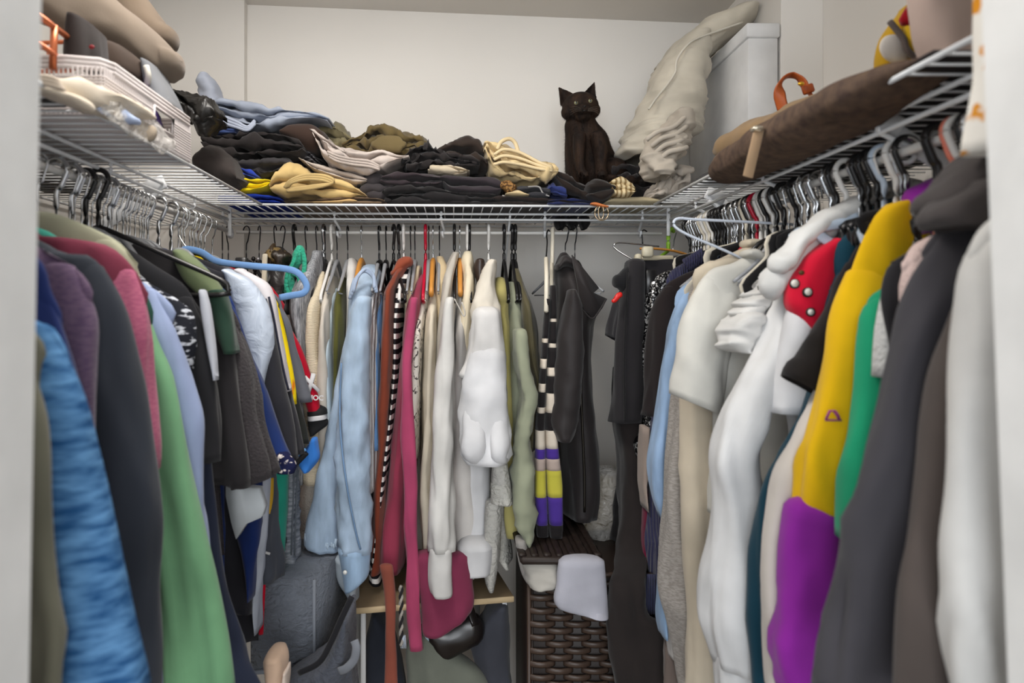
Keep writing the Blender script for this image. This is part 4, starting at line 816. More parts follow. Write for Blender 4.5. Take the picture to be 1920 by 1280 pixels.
thing('lingerie', 'black and gold ruffled lingerie gathered on one hanger', 'lingerie', [('ruffle', hloft([(494+i*9, 470-i*2, 488-i), (504+i*9, 458+i*3, 500), (514+i*9, 468+i, 492)], 1.70-i*.01, .06, amp=.004, freq=60, n=20), fab(((66, 52, 36), (120, 100, 64), (50, 42, 34))[i], 'shiny')) for i in range(3)], None)
thing('swimsuit', 'sea green swimsuit looped over a black hanger', 'swimsuit', [('cloth', loft(px_sts([(462, 560, 568), (474, 553, 570), (492, 547, 568), (506, 542, 556), (518, 537, 550), (532, 534, 552), (548, 536, 556), (560, 544, 556)], 1.70, .05), n=34, amp=.006, freq=(80, 50)), fab((64, 178, 146), 'crinkle')), ('shoulder_strap', cat_geo([tube(smooth_path([P(566, 466, 1.68), P(571, 490, 1.67), P(568, 520, 1.66), P(560, 548, 1.66), P(552, 560, 1.67)], 5), .006, 8, flat=.4), tube(smooth_path([P(556, 474, 1.66), P(548, 495, 1.65), P(538, 515, 1.65), P(537, 540, 1.65), P(548, 556, 1.65), P(560, 545, 1.65), P(560, 520, 1.65), P(548, 512, 1.65)], 5), .005, 8, flat=.4)]), fab((52, 160, 130), 'crinkle'))], GB)
hanger((XX(552, YR), YR, ZR), -math.pi/2, 'plastic', 'black', 'black tubular hanger holding the sea green swimsuit', 'hangers on the back rod', W=.15)
bg_('fur_top', 'grey marled shaggy long top, leftmost of the hanging knits', 'top', blotch((96, 98, 104), (176, 178, 182), 1.0, .5, (220, 220, 40), .95, .2), [(466, 572, 588), (490, 570, 590), (520, 562, 592), (560, 546, 586), (600, 546, 584), (660, 560, 584), (700, 556, 584), (840, 545, 580), (900, 545, 575)], 574, T=.36, amp=.006)
bg_('scarf', 'long grey ruched scarf tail ending beside the cream fleece', 'scarf', blotch((96, 102, 112), (150, 154, 162), 1.0, .5, (40, 40, 160), .9, .15), [(860, 540, 560, 1.58, .06), (940, 538, 560, 1.58, .05), (1000, 536, 556, 1.58, .05), (1060, 533, 558, 1.58, .06), (1100, 530, 574, 1.58, .07), (1120, 536, 572, 1.58, .06), (1136, 554, 562, 1.58, .04)], hk=None, amp=.006, freq=(80, 60), extra=[('drawcord', cat_geo([tube(smooth_path([P(x, 870, 1.548), P(x-3, 960, 1.55), P(x-6, 1040, 1.55)], 6), .0018, 6) for x in (552, 558)]), fab((92, 98, 106)))])
bg_('cardigan', 'cream chunky knit cardigan with a fleece hem', 'cardigan', fab((222, 208, 182), 'knit'), [(506, 588, 600), (530, 584, 604), (580, 579, 606), (650, 576, 608), (740, 570, 612), (850, 566, 616), (900, 566, 618)], 594, T=.36,
    extra=[('hem', slv([(850, 572, 620), (920, 566, 622), (1000, 564, 630), (1060, 560, 634), (1086, 564, 630)], 1.77, .12, amp=.004), fab((208, 202, 192), 'fuzzy'))])
bg_('sweater', 'smooth ivory sweater beside the chunky cream cardigan', 'sweater', fab((216, 208, 196)), [(516, 602, 616), (540, 600, 620), (600, 604, 622), (700, 602, 624), (800, 598, 622), (900, 596, 620)], 607, ('velvet', 'black'), T=.36)
bg_('blouse', 'icy white satin blouse with a narrow sleeve edge', 'blouse', fab((206, 222, 232)), [(540, 610, 622), (570, 608, 624), (680, 610, 626), (800, 612, 630), (950, 610, 640), (1090, 640, 672)], 622, ('plastic', 'white'), T=.34)
bg_('shirt', 'olive green shirt sliver between two white collars', 'shirt', fab((84, 84, 42)), [(518, 624, 636), (560, 622, 642), (640, 622, 644), (720, 624, 640), (900, 626, 640)], 632, ('chrome', 'grey'), T=.32, Dc=1.81)
bg_('shirt', 'white collared shirt behind the denim jacket', 'shirt', fab(W1), [(478, 636, 650), (500, 632, 662), (540, 640, 664), (620, 642, 668), (900, 640, 690)], 652, ('chrome', 'grey'), T=.30, Dc=1.84)
DEN = (164, 184, 206)
bg_('denim_jacket', 'light blue denim jacket with a button cuff and frayed hem', 'jacket', fab(DEN, 'denim'), [(497, 668, 700), (508, 658, 706), (530, 650, 708), (560, 648, 700), (620, 644, 694), (700, 636, 690), (800, 622, 690), (900, 600, 688), (980, 580, 690), (1010, 572, 690)], 678, ('wood', 'wood'), T=.34,
    extra=[('collar', cat_geo([tube(smooth_path([P(656+i*3, 560-i*6, 1.63), P(664+i*3, 528-i*4, 1.64), P(682+i*2, 508-i*2, 1.66), P(700, 520-i*2, 1.66), P(706-i*2, 548-i*4, 1.64)], 5), .0045, 8) for i in range(3)]), fab((162, 178, 202), 'denim')),
           ('sleeve', slv([(560, 668, 696), (620, 650, 694), (700, 640, 692), (780, 634, 692), (860, 632, 692), (960, 634, 694), (1030, 640, 695)], 1.56, .085, amp=.004, freq=(60, 26)), fab(DEN, 'denim'), None,
             [('cuff', slv([(1026, 634, 695), (1050, 639, 694), (1080, 643, 690), (1096, 646, 676)], 1.56, .09, amp=.002, tilt=.45), fab((152, 178, 206), 'denim')),
              ('button', ellipsoid(tuple(P(647, 1073, 1.508)), (.005, .003, .005), nu=12, nv=8), plain((222, 222, 218), .3)),
              ('seam', tube(smooth_path([P(640, 680, 1.512), P(637, 760, 1.51), P(640, 830, 1.508), (P(652, 920, 1.508)), P(668, 1000, 1.51), P(676, 1030, 1.512)], 5), .0022, 6), fab((112, 142, 178), 'denim'))]),
           ('front_panel', slv([(640, 646, 664, 1.67, .05), (760, 622, 648, 1.64, .07), (850, 604, 642), (960, 583, 640), (1006, 571, 638), (1020, 578, 636), (1028, 596, 634)], 1.63, .08, amp=.003), fab(DEN, 'denim')),
           ('frayed_hem', cat_geo([tube([P(574+i*2.45, 1000+3*math.sin(i*1.3)+min(i, 14)*.9, 1.60), P(573+i*2.5+2*math.sin(i*2.1), 1012+4*math.sin(i*1.9)+min(i, 14)*.8, 1.596), P(574+i*2.5+3*math.sin(i*3.1), 1020+5*math.sin(i*2.7)+min(i, 14)*.7, 1.60)], [.0045, .003, .0008], 5) for i in range(24)]), fab((188, 206, 224)), 'frayed pale threads')])
bg_('blouse', 'pale blue white shirt tail below the denim cuff', 'blouse', fab((206, 218, 228)), [(1040, 632, 660, 1.62, .1), (1080, 636, 672, 1.62, .1), (1110, 650, 672, 1.62, .08), (1128, 660, 670, 1.62, .05)], hk=None)
bg_('sweater', 'white ribbed cardigan right of the denim jacket', 'sweater', fab((222, 224, 228), 'rib'), [(518, 692, 704), (540, 688, 706), (600, 684, 708), (700, 684, 712), (800, 688, 708), (900, 692, 706), (915, 694, 704)], 710, T=.34)
bg_('shirt', 'sky blue shirt sliver right of the ribbed white cardigan', 'shirt', fab((104, 146, 198)), [(552, 696, 708), (580, 692, 714), (660, 692, 714), (760, 700, 714), (840, 700, 712)], 724, T=.30)
hanger((XX(738, YR), YR, ZR), -math.pi/2+.25, 'plastic', 'black', 'black notched plastic hanger, left of the rust collar', 'hangers on the back rod', W=.17)
hanger((XX(748, YR), YR, ZR), -math.pi/2-.1, 'plastic', 'black', 'black plastic hanger just left of the white one over the rust top', 'hangers on the back rod', W=.17)
bg_('sweater', 'rust brown mock-neck sweater with a long belt tie', 'sweater', fab((128, 62, 44)), [(478, 748, 764), (500, 738, 758), (540, 724, 742), (560, 720, 740), (650, 716, 738), (760, 710, 732), (860, 704, 728), (960, 698, 722), (1066, 694, 716)], 757, ('plastic', 'white'), T=.34,
    extra=[('collar', hloft([(736, 505, 520), (745, 486, 515), (756, 480, 505), (766, 480, 498)], 1.71, .07, amp=.001, n=20), fab((140, 70, 50))),
           ('belt_tie', slv([(1060, 712, 736), (1120, 722, 742), (1200, 722, 744), (1290, 720, 746)], 1.545, .02, amp=.003), fab((136, 74, 60)))])
bg_('sweater', 'black and white striped knit with fluffy stripes', 'sweater', stripes((30, 28, 32), (226, 222, 218), .0245, 'Z', .52, 1.2), [(498, 752, 768), (515, 748, 766), (540, 740, 758), (600, 738, 750), (700, 735, 748), (800, 728, 736), (1000, 702, 714), (1050, 694, 716), (1086, 693, 723)], 770, T=.33, amp=.003)
bg_('cardigan', 'pale beige lace-edged cardigan with sparkly buttons', 'cardigan', fab((206, 190, 160)), [(494, 772, 786), (520, 764, 784), (560, 756, 776), (640, 754, 774), (800, 750, 772)], 778, T=.30, Dc=1.83)
bg_('dress', 'raspberry wrap dress with long hanging sleeve and skirt', 'dress', fab((146, 56, 78)), [(512, 786, 800), (545, 770, 792), (580, 762, 788), (660, 752, 776), (740, 744, 774), (820, 736, 772), (900, 726, 768), (980, 716, 766), (1066, 712, 756)], 798, ('plastic', 'red'), T=.33,
    extra=[('sash', slv([(560, 770, 784), (640, 758, 776), (700, 754, 773), (780, 752, 776), (860, 752, 782), (960, 756, 782), (1060, 760, 786), (1140, 762, 790), (1216, 768, 797)], 1.57, .03, amp=.003, tilt=.0), fab((166, 66, 100))),
           ('skirt', slv([(1040, 770, 880), (1090, 780, 884), (1120, 790, 888), (1150, 793, 884), (1178, 795, 846), (1186, 797, 830)], 1.585, .05, amp=.005, freq=(40, 12)), fab((122, 48, 74)))])
bg_('blouse', 'white lace-trimmed blouse with black floral outline embroidery', 'blouse', blotch((226, 220, 210), (84, 78, 76), 42., .585, (1, 1, .8), .9, .012, 2.2), [(540, 790, 806), (560, 782, 802), (620, 775, 796), (700, 770, 792), (800, 766, 786), (858, 770, 784)], 804, T=.33, amp=.002)
bg_('shirt', 'cream beige shirt on a honey wood hanger', 'shirt', fab((216, 206, 186)), [(532, 812, 826), (555, 804, 822), (600, 796, 822), (700, 790, 820), (820, 788, 814), (920, 786, 810), (1030, 788, 812), (1090, 790, 806)], 812, ('wood', 'wood'), T=.33)
bg_('shirt', 'tan collared shirt right behind the wooden hanger', 'shirt', fab((204, 184, 148)), [(474, 816, 830), (500, 818, 840), (540, 814, 836), (620, 812, 832), (760, 810, 830), (900, 808, 822)], 824, T=.30, Dc=1.84)
bg_('shirt', 'greige shirt with a pointed stand collar', 'shirt', fab((190, 184, 174)), [(468, 848, 862), (490, 838, 858), (530, 830, 850), (600, 822, 842), (720, 814, 840), (860, 804, 836), (960, 790, 820)], 852, ('plastic', 'black'), T=.32, Dc=1.80)
bg_('sweatshirt', 'large white sweatshirt in the middle with long rounded cuff', 'sweatshirt', fab(W1), [(518, 846, 864), (545, 836, 862), (600, 826, 854), (700, 820, 858), (800, 812, 860), (900, 806, 858), (1000, 804, 850), (1036, 806, 846)], 862, ('wood', 'wood'), T=.34,
    extra=[('sleeve', slv([(560, 836, 852), (600, 828, 852), (700, 820, 850), (820, 812, 848), (940, 806, 848), (1030, 804, 848)], 1.56, .07), fab(W1), None, [('cuff', slv([(1026, 806, 847), (1070, 803, 846), (1104, 806, 848), (1113, 812, 847)], 1.56, .065, amp=.002), fab((218, 216, 213)))])])
bg_('shirt', 'cream white shirt with a tall open collar', 'shirt', fab((224, 212, 186)), [(466, 872, 886), (485, 866, 890), (520, 866, 892), (570, 862, 888), (680, 856, 884), (800, 852, 888), (900, 850, 890)], 876, ('plastic', 'white'), T=.32, Dc=1.81)
bg_('shirt', 'light grey cotton shirt with a drawstring loop', 'shirt', fab((206, 202, 198)), [(540, 862, 876), (570, 856, 878), (640, 852, 876), (760, 848, 880), (900, 846, 892), (1010, 848, 905), (1072, 850, 900)], 880, ('plastic', 'black'), T=.32, Dc=1.79, extra=[('drawstring', tube(smooth_path([P(852, 560, 1.60), P(860, 575, 1.60), P(869, 592, 1.60), P(872, 586, 1.60), P(866, 566, 1.60)], 5), .0016, 6), fab((190, 186, 180)))])
bg_('sweatshirt', 'pale grey white sweatshirt with a broad ribbed hem', 'sweatshirt', fab((214, 214, 216)), [(600, 872, 900), (660, 868, 920), (760, 866, 930), (880, 862, 926), (960, 856, 926), (1020, 852, 926), (1064, 856, 924)], 898, None, T=.30, Dc=1.78, extra=[('hem', slv([(1016, 858, 926), (1040, 854, 926), (1066, 850, 924)], 1.63, .12, amp=.001), fab((208, 208, 210)))])
thing('handbag', 'small dark brown leather pouch hanging between cream collars', 'bag', [('body', loft(px_sts([(488, 892, 908), (500, 888, 910), (515, 890, 908), (528, 894, 904)], 1.74, .06), n=24, amp=.001), plain((56, 44, 38), .35))], GB)
bg_('blouse', 'white balloon-sleeved blouse with gathered shoulder, most prominent in the middle', 'blouse', fab((226, 222, 216)), [(490, 914, 932), (516, 900, 930), (540, 898, 930), (580, 890, 936), (640, 884, 940), (700, 872, 944)], 916, ('plastic', 'white'), T=.32, Dc=1.77,
    extra=[('yoke', slv([(490, 914, 930), (512, 902, 928), (526, 898, 926), (548, 892, 928), (575, 882, 934), (600, 880, 938)], 1.60, .09, amp=.004, freq=(110, 20)), fab((224, 216, 202)), 'cream gathered shoulder'),
           ('short_sleeve', slv([(585, 886, 938), (640, 880, 944), (690, 868, 948), (712, 862, 950)], 1.55, .085, amp=.004, tilt=-.15), fab((224, 222, 220))),
           ('balloon_sleeve', slv([(660, 880, 946), (720, 866, 950), (780, 862, 954), (830, 860, 958), (852, 862, 957), (866, 872, 950)], 1.545, .10, amp=.004, freq=(50, 22)), fab((222, 222, 224)), None,
             [('gathered_fold', slv([(700, 878, 900, 1.565, .05), (750, 868, 904, 1.556, .08), (790, 863, 907, 1.545, .10), (832, 861, 910, 1.54, .115), (856, 866, 905, 1.54, .10), (868, 880, 896, 1.545, .06)], 1.54, .095, amp=.004, freq=(60, 14)), fab((222, 222, 224))),
              ('gathered_fold', slv([(710, 914, 936, 1.565, .05), (755, 910, 948, 1.556, .08), (800, 908, 954, 1.545, .10), (832, 909, 958, 1.54, .115), (854, 914, 955, 1.54, .10), (866, 926, 948, 1.545, .06)], 1.54, .095, amp=.004, freq=(60, 14)), fab((222, 222, 224)))])])
bg_('blouse', 'off-white gauze blouse with a frilled sleeve cuff', 'blouse', fab((196, 194, 186), 'crinkle'), [(780, 925, 950), (880, 920, 954), (960, 918, 958), (1040, 920, 958), (1066, 944, 956)], 940, None, T=.26, Dc=1.80, extra=[
    ('sleeve', slv([(860, 924, 950), (900, 922, 954), (914, 923, 956)], 1.57, .06, amp=.002), fab((206, 204, 198), 'crinkle')), ('cuff', slv([(906, 922, 956), (925, 924, 960), (942, 926, 962)], 1.57, .065, amp=.003, freq=(120, 10)), fab((208, 206, 198), 'crinkle')),
    ('tail', slv([(940, 912, 938), (1040, 908, 936), (1085, 910, 930), (1104, 916, 926)], 1.62, .05, amp=.003), fab((186, 184, 178), 'crinkle'))])
bg_('shirt', 'pale yellow olive shirt with a padded stand collar', 'shirt', fab((186, 176, 112)), [(520, 932, 954), (535, 930, 958), (560, 930, 958), (580, 932, 954), (680, 936, 960), (860, 940, 966), (1000, 945, 970)], 945, ('plastic', 'black'), T=.32)
bg_('jacket', 'sage green jacket with elasticated cuff', 'jacket', fab((152, 156, 134)), [(528, 956, 972), (560, 952, 978), (620, 950, 984), (680, 948, 990), (760, 950, 998), (860, 948, 996), (960, 958, 1000), (1012, 974, 1000)], 960, ('plastic', 'black'), T=.34,
    extra=[('sleeve', slv([(620, 962, 986), (700, 966, 996), (740, 972, 1008), (765, 970, 1006), (820, 966, 992), (900, 960, 990), (970, 966, 1000), (1000, 974, 998), (1016, 982, 996)], 1.57, .08, amp=.007, freq=(50, 22)), fab((146, 150, 128)))])
bg_('jacket', 'dark olive shiny jacket, last of the olive garments', 'jacket', fab((86, 80, 58), 'satin'), [(500, 968, 980), (530, 970, 986), (570, 976, 998), (620, 980, 1008), (680, 985, 1012), (715, 998, 1012), (760, 990, 1006), (840, 985, 1002)], 966, ('plastic', 'black'), T=.34)
# striped scarf on a cream hanger, built band by band
def scarf(x0f, x1f, D, bands, top, bot, label):
    parts = []
    ys = sorted(set([top, bot]+[b for b, c in bands]))
    for i, (b, c) in enumerate(bands):
        e = bands[i+1][0] if i+1 < len(bands) else bot
        m = {'k': fab((32, 29, 30)), 'w': fab((214, 202, 186)), 'p': fab((74, 50, 140)), 'y': fab((196, 188, 72)), 'l': fab((186, 168, 158))}[c]
        g = loft(px_sts([(b, x0f(b), x1f(b)), ((b+e)/2, x0f((b+e)/2), x1f((b+e)/2)), (e, x0f(e), x1f(e))], D, .035), n=26, amp=.0015, freq=(60, 4), rows=max(5, int((e-b)/8)), cap_top=False, seed=777)
        parts.append(('stripe', g, m))
    return parts
bL = [(560, 'k'), (634, 'w'), (642, 'k'), (672, 'w'), (690, 'k'), (718, 'w'), (734, 'k'), (762, 'w'), (773, 'k'), (805, 'w'), (840, 'p'), (858, 'l'), (880, 'y'), (930, 'p'), (982, 'k')]
bR = [(535, 'k'), (597, 'w'), (603, 'k'), (643, 'w'), (651, 'k'), (688, 'w'), (704, 'k'), (736, 'w'), (772, 'k'), (805, 'w'), (839, 'p'), (858, 'l'), (880, 'y'), (930, 'p'), (982, 'k')]
fl = lambda y: np.interp(y, [540, 600, 700, 800, 900, 980, 1010], [1025, 1019, 1012, 1003, 1003, 1005, 1006])
fm = lambda y: np.interp(y, [540, 600, 700, 800, 900, 1010], [1032, 1030, 1024, 1022, 1024, 1030])
fr = lambda y: np.interp(y, [540, 600, 700, 800, 900, 980, 1010], [1042, 1043, 1042, 1043, 1054, 1056, 1054])
scarf_parts = scarf(fl, fm, 1.60, bL, 560, 1004, '')+scarf(fm, fr, 1.605, bR, 535, 1006, '')
thing('scarf', 'long striped football scarf in black, white, purple and yellow', 'scarf', scarf_parts, None)
thing('hanger', 'cream wooden trouser hanger holding the striped scarf', 'hanger', [('frame', cat_geo([tube([P(1024, 484, 1.66), P(1025, 520, 1.62), P(1024, 584, 1.58)], .0055, 8), tube([P(1034, 494, 1.70), P(1034, 530, 1.66), P(1037, 580, 1.62)], .0045, 8), tube([P(1024, 584, 1.58), P(1030, 560, 1.62), P(1037, 570, 1.7)], .004, 8)]), plain(HC_['cream'], .4)), ('hook', tube(smooth_path([P(1024, 484, 1.7), P(1026, 455, 1.78), P(1025, 440, 1.80), P(1028, 431, 1.81), P(1032, 436, 1.82)], 5), .0018, 6), DARKSTEEL)], 'hangers on the back rod')
thing('hanger', 'thick cream tubular hanger with a tall straight hook beside the striped scarf', 'hanger', [('hook', tube(smooth_path([P(1034, 536, 1.72), P(1035, 495, 1.76), P(1036, 450, 1.79), P(1036, 432, 1.80), P(1037, 428, 1.812), P(1037, 434, 1.83)], 5), .0052, 8), plain(HC_['cream'], .35))], 'hangers on the back rod')
# black leather jacket, seen three quarters on
LJ = fab((46, 42, 42), 'satin')
bg_('leather_jacket', 'black jacket turned towards the camera, with a wide lapel', 'jacket', LJ, [(474, 1054, 1068), (486, 1048, 1078), (500, 1045, 1088), (530, 1046, 1102), (570, 1048, 1124), (610, 1048, 1112), (660, 1048, 1108), (740, 1052, 1112), (840, 1054, 1120), (920, 1058, 1124), (966, 1060, 1118)], 1060, ('chrome', 'grey'), T=.20, Dc=1.78, Dread=1.74, amp=.005, p=2.4, ang=.5,
    extra=[('lapel', poly([(1072, 478), (1092, 502), (1122, 540), (1112, 549), (1137, 560), (1128, 578), (1112, 596), (1096, 582), (1086, 555), (1080, 520)], 1.655, .008), LJ, None, [('lapel_seam', tube(smooth_path([P(1137, 560, 1.643), P(1124, 582, 1.643), P(1110, 597, 1.643), P(1092, 580, 1.643)], 4), .0022, 6), LJ)]),
           ('sleeve', slv([(545, 1064, 1078), (580, 1054, 1090), (630, 1044, 1094), (690, 1040, 1090), (760, 1034, 1086), (800, 1034, 1082), (824, 1044, 1072)], 1.60, .085, amp=.003, freq=(45, 24)), LJ),
           ('zip', tube(smooth_path([P(1088, 700, 1.674), P(1092, 800, 1.674), P(1096, 900, 1.674), P(1096, 960, 1.674)], 5), .003, 6), plain((60, 56, 50), .3, .8)),
           ('collar', hloft([(1050, 492, 506), (1060, 476, 500), (1072, 480, 500), (1084, 492, 508)], 1.69, .08, amp=.001, n=20), LJ)])

# ------------------------------------------------------------------ pile of clothes on the back shelf
GP = 'clothes piled on the back shelf'
def pile(name, label, cat, mat, sts, D, T=.26, layers=3, amp=.0035, freq=36, extra=None):
    thing(name, label, cat, [('cloth', folded(sts, D, T, layers, amp, freq), mat)]+(extra or []), GP)
def ridge_(pts, D, r=.004, mat=None, name='fold'): return (name, tube(smooth_path([P(x, y, D) for x, y in pts], 5), r, 8), mat)
BK, BK2, CH, PC = fab((42, 38, 38)), fab((34, 32, 33)), fab((56, 54, 56)), fab((58, 50, 54))
pile('jacket', 'light blue grey jacket draped over the left end of the pile', 'jacket', fab((152, 160, 176), 'satin'), [(388, 190, 204), (400, 182, 216), (430, 180, 232), (463, 186, 242), (500, 194, 240), (545, 202, 226), (590, 210, 222), (616, 220, 226)], 1.72, .30, 3, .0045, 26,
     [('collar', loft(px_sts([(142, 380, 394), (150, 373, 402), (160, 371, 411), (178, 376, 412), (196, 386, 410)], 1.76, .06), n=28, amp=.005, freq=(60, 50)), fab((160, 166, 180), 'satin'), 'upturned collar'),
      ('folded_edge', cat_geo([tube(smooth_path([P(396, 200+i*6, 1.715), P(420, 218+i*6, 1.708), P(445, 229+i*5, 1.705), P(464, 238+i*3, 1.705), P(478, 226+i*3, 1.71)], 5), .0042, 8) for i in range(3)]), fab((176, 184, 202), 'satin'))])
pile('puffer_vest', 'shiny black puffer vest stuffed beside the white basket', 'vest', fab((26, 24, 22), 'shiny'), [(316, 165, 180), (330, 160, 196), (352, 164, 222), (375, 172, 240), (392, 186, 232), (401, 200, 222)], 1.50, .10, 2, .005, 40)
pile('t_shirt', 'dark blue folded t-shirt under the blue grey jacket', 'shirt', fab((58, 74, 118)), [(372, 228, 250), (392, 218, 254), (420, 234, 252), (440, 240, 250)], 1.71, .2, 2)
thing('cap', 'dark brown felt hat lying on the black sweatpants', 'hat', [('crown', hloft([(524, 238, 250), (540, 223, 262), (565, 220, 276), (585, 226, 278), (596, 236, 264)], 1.70, .16, amp=.001, n=30), fab((58, 44, 38)))], GP)
pile('sweatpants', 'black sweatpants folded below the blue grey jacket', 'trousers', BK, [(372, 246, 270), (400, 244, 288), (440, 240, 300), (480, 236, 296), (530, 244, 294), (558, 258, 288), (566, 268, 280)], 1.70, .30, 3, .005, 30)
pile('sweatpants', 'charcoal sweatpants rolled lowest in the left stack', 'trousers', CH, [(428, 300, 322), (460, 292, 330), (500, 288, 334), (530, 290, 326), (545, 300, 318)], 1.70, .26, 2, .004, 34)
pile('sweatpants', 'faded black sweatpants filling the gap behind the khaki roll', 'trousers', BK2, [(400, 262, 300), (450, 268, 310), (500, 272, 320), (560, 280, 320), (590, 285, 340)], 1.76, .26, 3)
thing('shoulder_bag', 'charcoal soft round bag slumped against the white basket end', 'bag', [('body', hloft([(361, 280, 316), (376, 262, 334), (400, 268, 342), (425, 288, 349), (438, 312, 345), (441, 325, 340)], 1.62, .22, amp=.003, n=36), fab((58, 52, 50)))], GP)
pile('t_shirt', 'royal blue t-shirt peeking above the yellow one', 'shirt', fab((44, 66, 160)), [(436, 312, 322), (448, 308, 328), (470, 318, 334), (480, 326, 336)], 1.70, .14, 2)
pile('t_shirt', 'bright yellow folded t-shirt in the left stack', 'shirt', fab((236, 210, 24)), [(436, 350, 358), (444, 330, 359), (470, 332, 360), (500, 333, 352), (508, 338, 344)], 1.69, .18, 3, .002)
pile('football_jersey', 'royal blue jersey with white print, flat on the shelf wires', 'jersey', blotch((26, 50, 140), (190, 200, 226), 26., .70), [(408, 366, 378), (430, 360, 382), (470, 358, 383), (510, 362, 382), (530, 372, 381)], 1.70, .34, 2, .002)
pile('trousers', 'khaki trousers rolled with a swirl of folds at the end', 'trousers', fab((202, 174, 118)), [(505, 344, 356), (515, 314, 366), (535, 294, 372), (562, 302, 374), (590, 326, 374), (630, 330, 372), (662, 344, 370), (684, 362, 368)], 1.68, .26, 2, .003, 30,
     [('rolled_fold', cat_geo([tube(smooth_path([P(534+i*3, 352-i*1, 1.672), P(545+i*2, 338+i*2, 1.665), P(575, 328+i*4, 1.662), P(610-i*2, 330+i*4, 1.664), P(626-i*3, 340+i*2, 1.668), P(600, 350-i*1.5, 1.666), P(560, 356-i*2, 1.668), P(538+i*3, 358-i*2, 1.672)], 5), .0042, 8) for i in range(3)]), fab((190, 164, 112)))])
pile('trousers', 'greige trousers rolled diagonally above the khaki roll', 'trousers', fab((186, 174, 164)), [(560, 293, 300), (580, 300, 318), (620, 312, 332), (655, 320, 342), (676, 328, 343), (688, 334, 340)], 1.71, .14, 2, .002)
pile('trousers', 'light stone trousers folded on top in the middle left of the pile', 'trousers', fab((196, 184, 176)), [(580, 238, 250), (592, 238, 276), (608, 250, 296), (640, 272, 314), (680, 278, 322), (715, 276, 320), (745, 288, 304), (766, 291, 296)], 1.695, .24, 3, .0035, 34,
     [('folded_edge', cat_geo([tube(smooth_path([P(614+i*2, 284+i*5, 1.69), P(632, 292+i*5, 1.683), P(660, 298+i*5, 1.681), P(692, 302+i*5, 1.683), P(712, 312+i*3, 1.687)], 5), .0034, 8) for i in range(3)]), fab((182, 170, 162)))])
pile('t_shirt', 'small striped grey t-shirt edge between greige rolls', 'shirt', stripes((120, 120, 124), (60, 58, 62), .006), [(556, 284, 292), (572, 276, 298), (590, 292, 306)], 1.74, .12, 2)
pile('shirt', 'olive green folded shirt standing up behind the stone trousers', 'shirt', fab((112, 104, 78)), [(596, 234, 262), (612, 226, 276), (628, 222, 280), (645, 236, 278), (662, 258, 272)], 1.78, .18, 2, .004)
pile('cargo_trousers', 'crumpled olive cargo trousers at the top middle of the pile', 'trousers', fab((98, 84, 54)), [(640, 268, 278), (665, 250, 288), (690, 238, 292), (714, 225, 294), (735, 238, 294), (765, 246, 296), (792, 252, 292), (808, 268, 286)], 1.76, .22, 3, .006, 44,
     [('pocket', hloft([(700, 262, 276), (715, 252, 282), (745, 252, 284), (756, 262, 276)], 1.735, .02, amp=.001, n=16), fab((106, 92, 62)))])
pile('sweatshirt', 'black crumpled sweatshirt right of the olive cargo trousers', 'sweatshirt', BK, [(752, 292, 316), (775, 268, 316), (800, 262, 312), (830, 276, 312), (860, 284, 314), (884, 290, 312), (900, 300, 312)], 1.70, .24, 3, .006, 40)
pile('sweatshirt', 'dark brown black sweatshirt bunched beside the tan khaki folds', 'sweatshirt', fab((50, 41, 36)), [(822, 275, 292), (845, 258, 300), (868, 252, 306), (885, 249, 312), (902, 258, 314), (914, 274, 312), (917, 290, 306)], 1.735, .2, 2, .004, 34)
pile('trousers', 'cream trousers fold squeezed under the black sweatshirts', 'trousers', fab((198, 184, 160)), [(806, 308, 320), (822, 305, 326), (850, 306, 330), (868, 312, 328), (880, 318, 324)], 1.70, .16, 3, .004)
pile('trousers', 'plum black trousers, the upper left of the pair in the middle', 'trousers', PC, [(716, 326, 342), (735, 318, 350), (770, 316, 352), (810, 320, 352), (834, 328, 346)], 1.69, .24, 2, .003, 26)
pile('trousers', 'plum black trousers with a broad rounded fold, right of its pair', 'trousers', fab((54, 48, 52)), [(826, 326, 344), (840, 320, 360), (880, 322, 367), (915, 324, 366), (936, 334, 362), (945, 346, 356)], 1.685, .26, 2, .003, 26)
pile('trousers', 'black trousers lowest in the middle of the pile on the shelf wires', 'trousers', BK2, [(716, 350, 380), (760, 346, 383), (820, 350, 384), (880, 356, 384), (930, 360, 384)], 1.69, .32, 3, .004)
pile('sweatshirt', 'dark grey crumpled top between khaki roll and black trousers', 'sweatshirt', fab((64, 60, 62)), [(670, 342, 366), (690, 330, 370), (720, 326, 372), (740, 330, 366)], 1.72, .2, 3, .005)
pile('shirt', 'brown flannel shirt flat under the khaki roll', 'shirt', fab((114, 94, 74)), [(530, 374, 381), (580, 370, 383), (650, 364, 384), (700, 366, 384), (720, 372, 382)], 1.69, .34, 2, .002)
pile('shirt', 'tan shirt corner peeking out below the khaki roll', 'shirt', fab((190, 156, 106)), [(560, 376, 380), (620, 374, 381), (655, 370, 380), (668, 374, 378)], 1.685, .08, 1, .001)
pile('trousers', 'pale khaki trousers in big loose folds left of the cat', 'trousers', fab((214, 190, 144)), [(908, 262, 280), (918, 254, 308), (932, 262, 326), (948, 268, 334), (965, 272, 338), (990, 284, 342), (1015, 294, 342), (1035, 302, 334), (1048, 314, 326)], 1.69, .24, 3, .006, 34,
     [('folded_edge', cat_geo([tube(smooth_path([P(926, 290+i*9, 1.685), P(945, 280+i*12, 1.68), P(975, 286+i*11, 1.678), P(1010, 304+i*6, 1.68), P(1036, 314+i*3, 1.684)], 5), .004, 8) for i in range(3)]+[tube(smooth_path([P(932, 280, 1.69), P(940, 266, 1.69), P(955, 260, 1.69), P(966, 268, 1.69), P(972, 286, 1.685)], 5), .005, 8)]), fab((224, 202, 160)))])
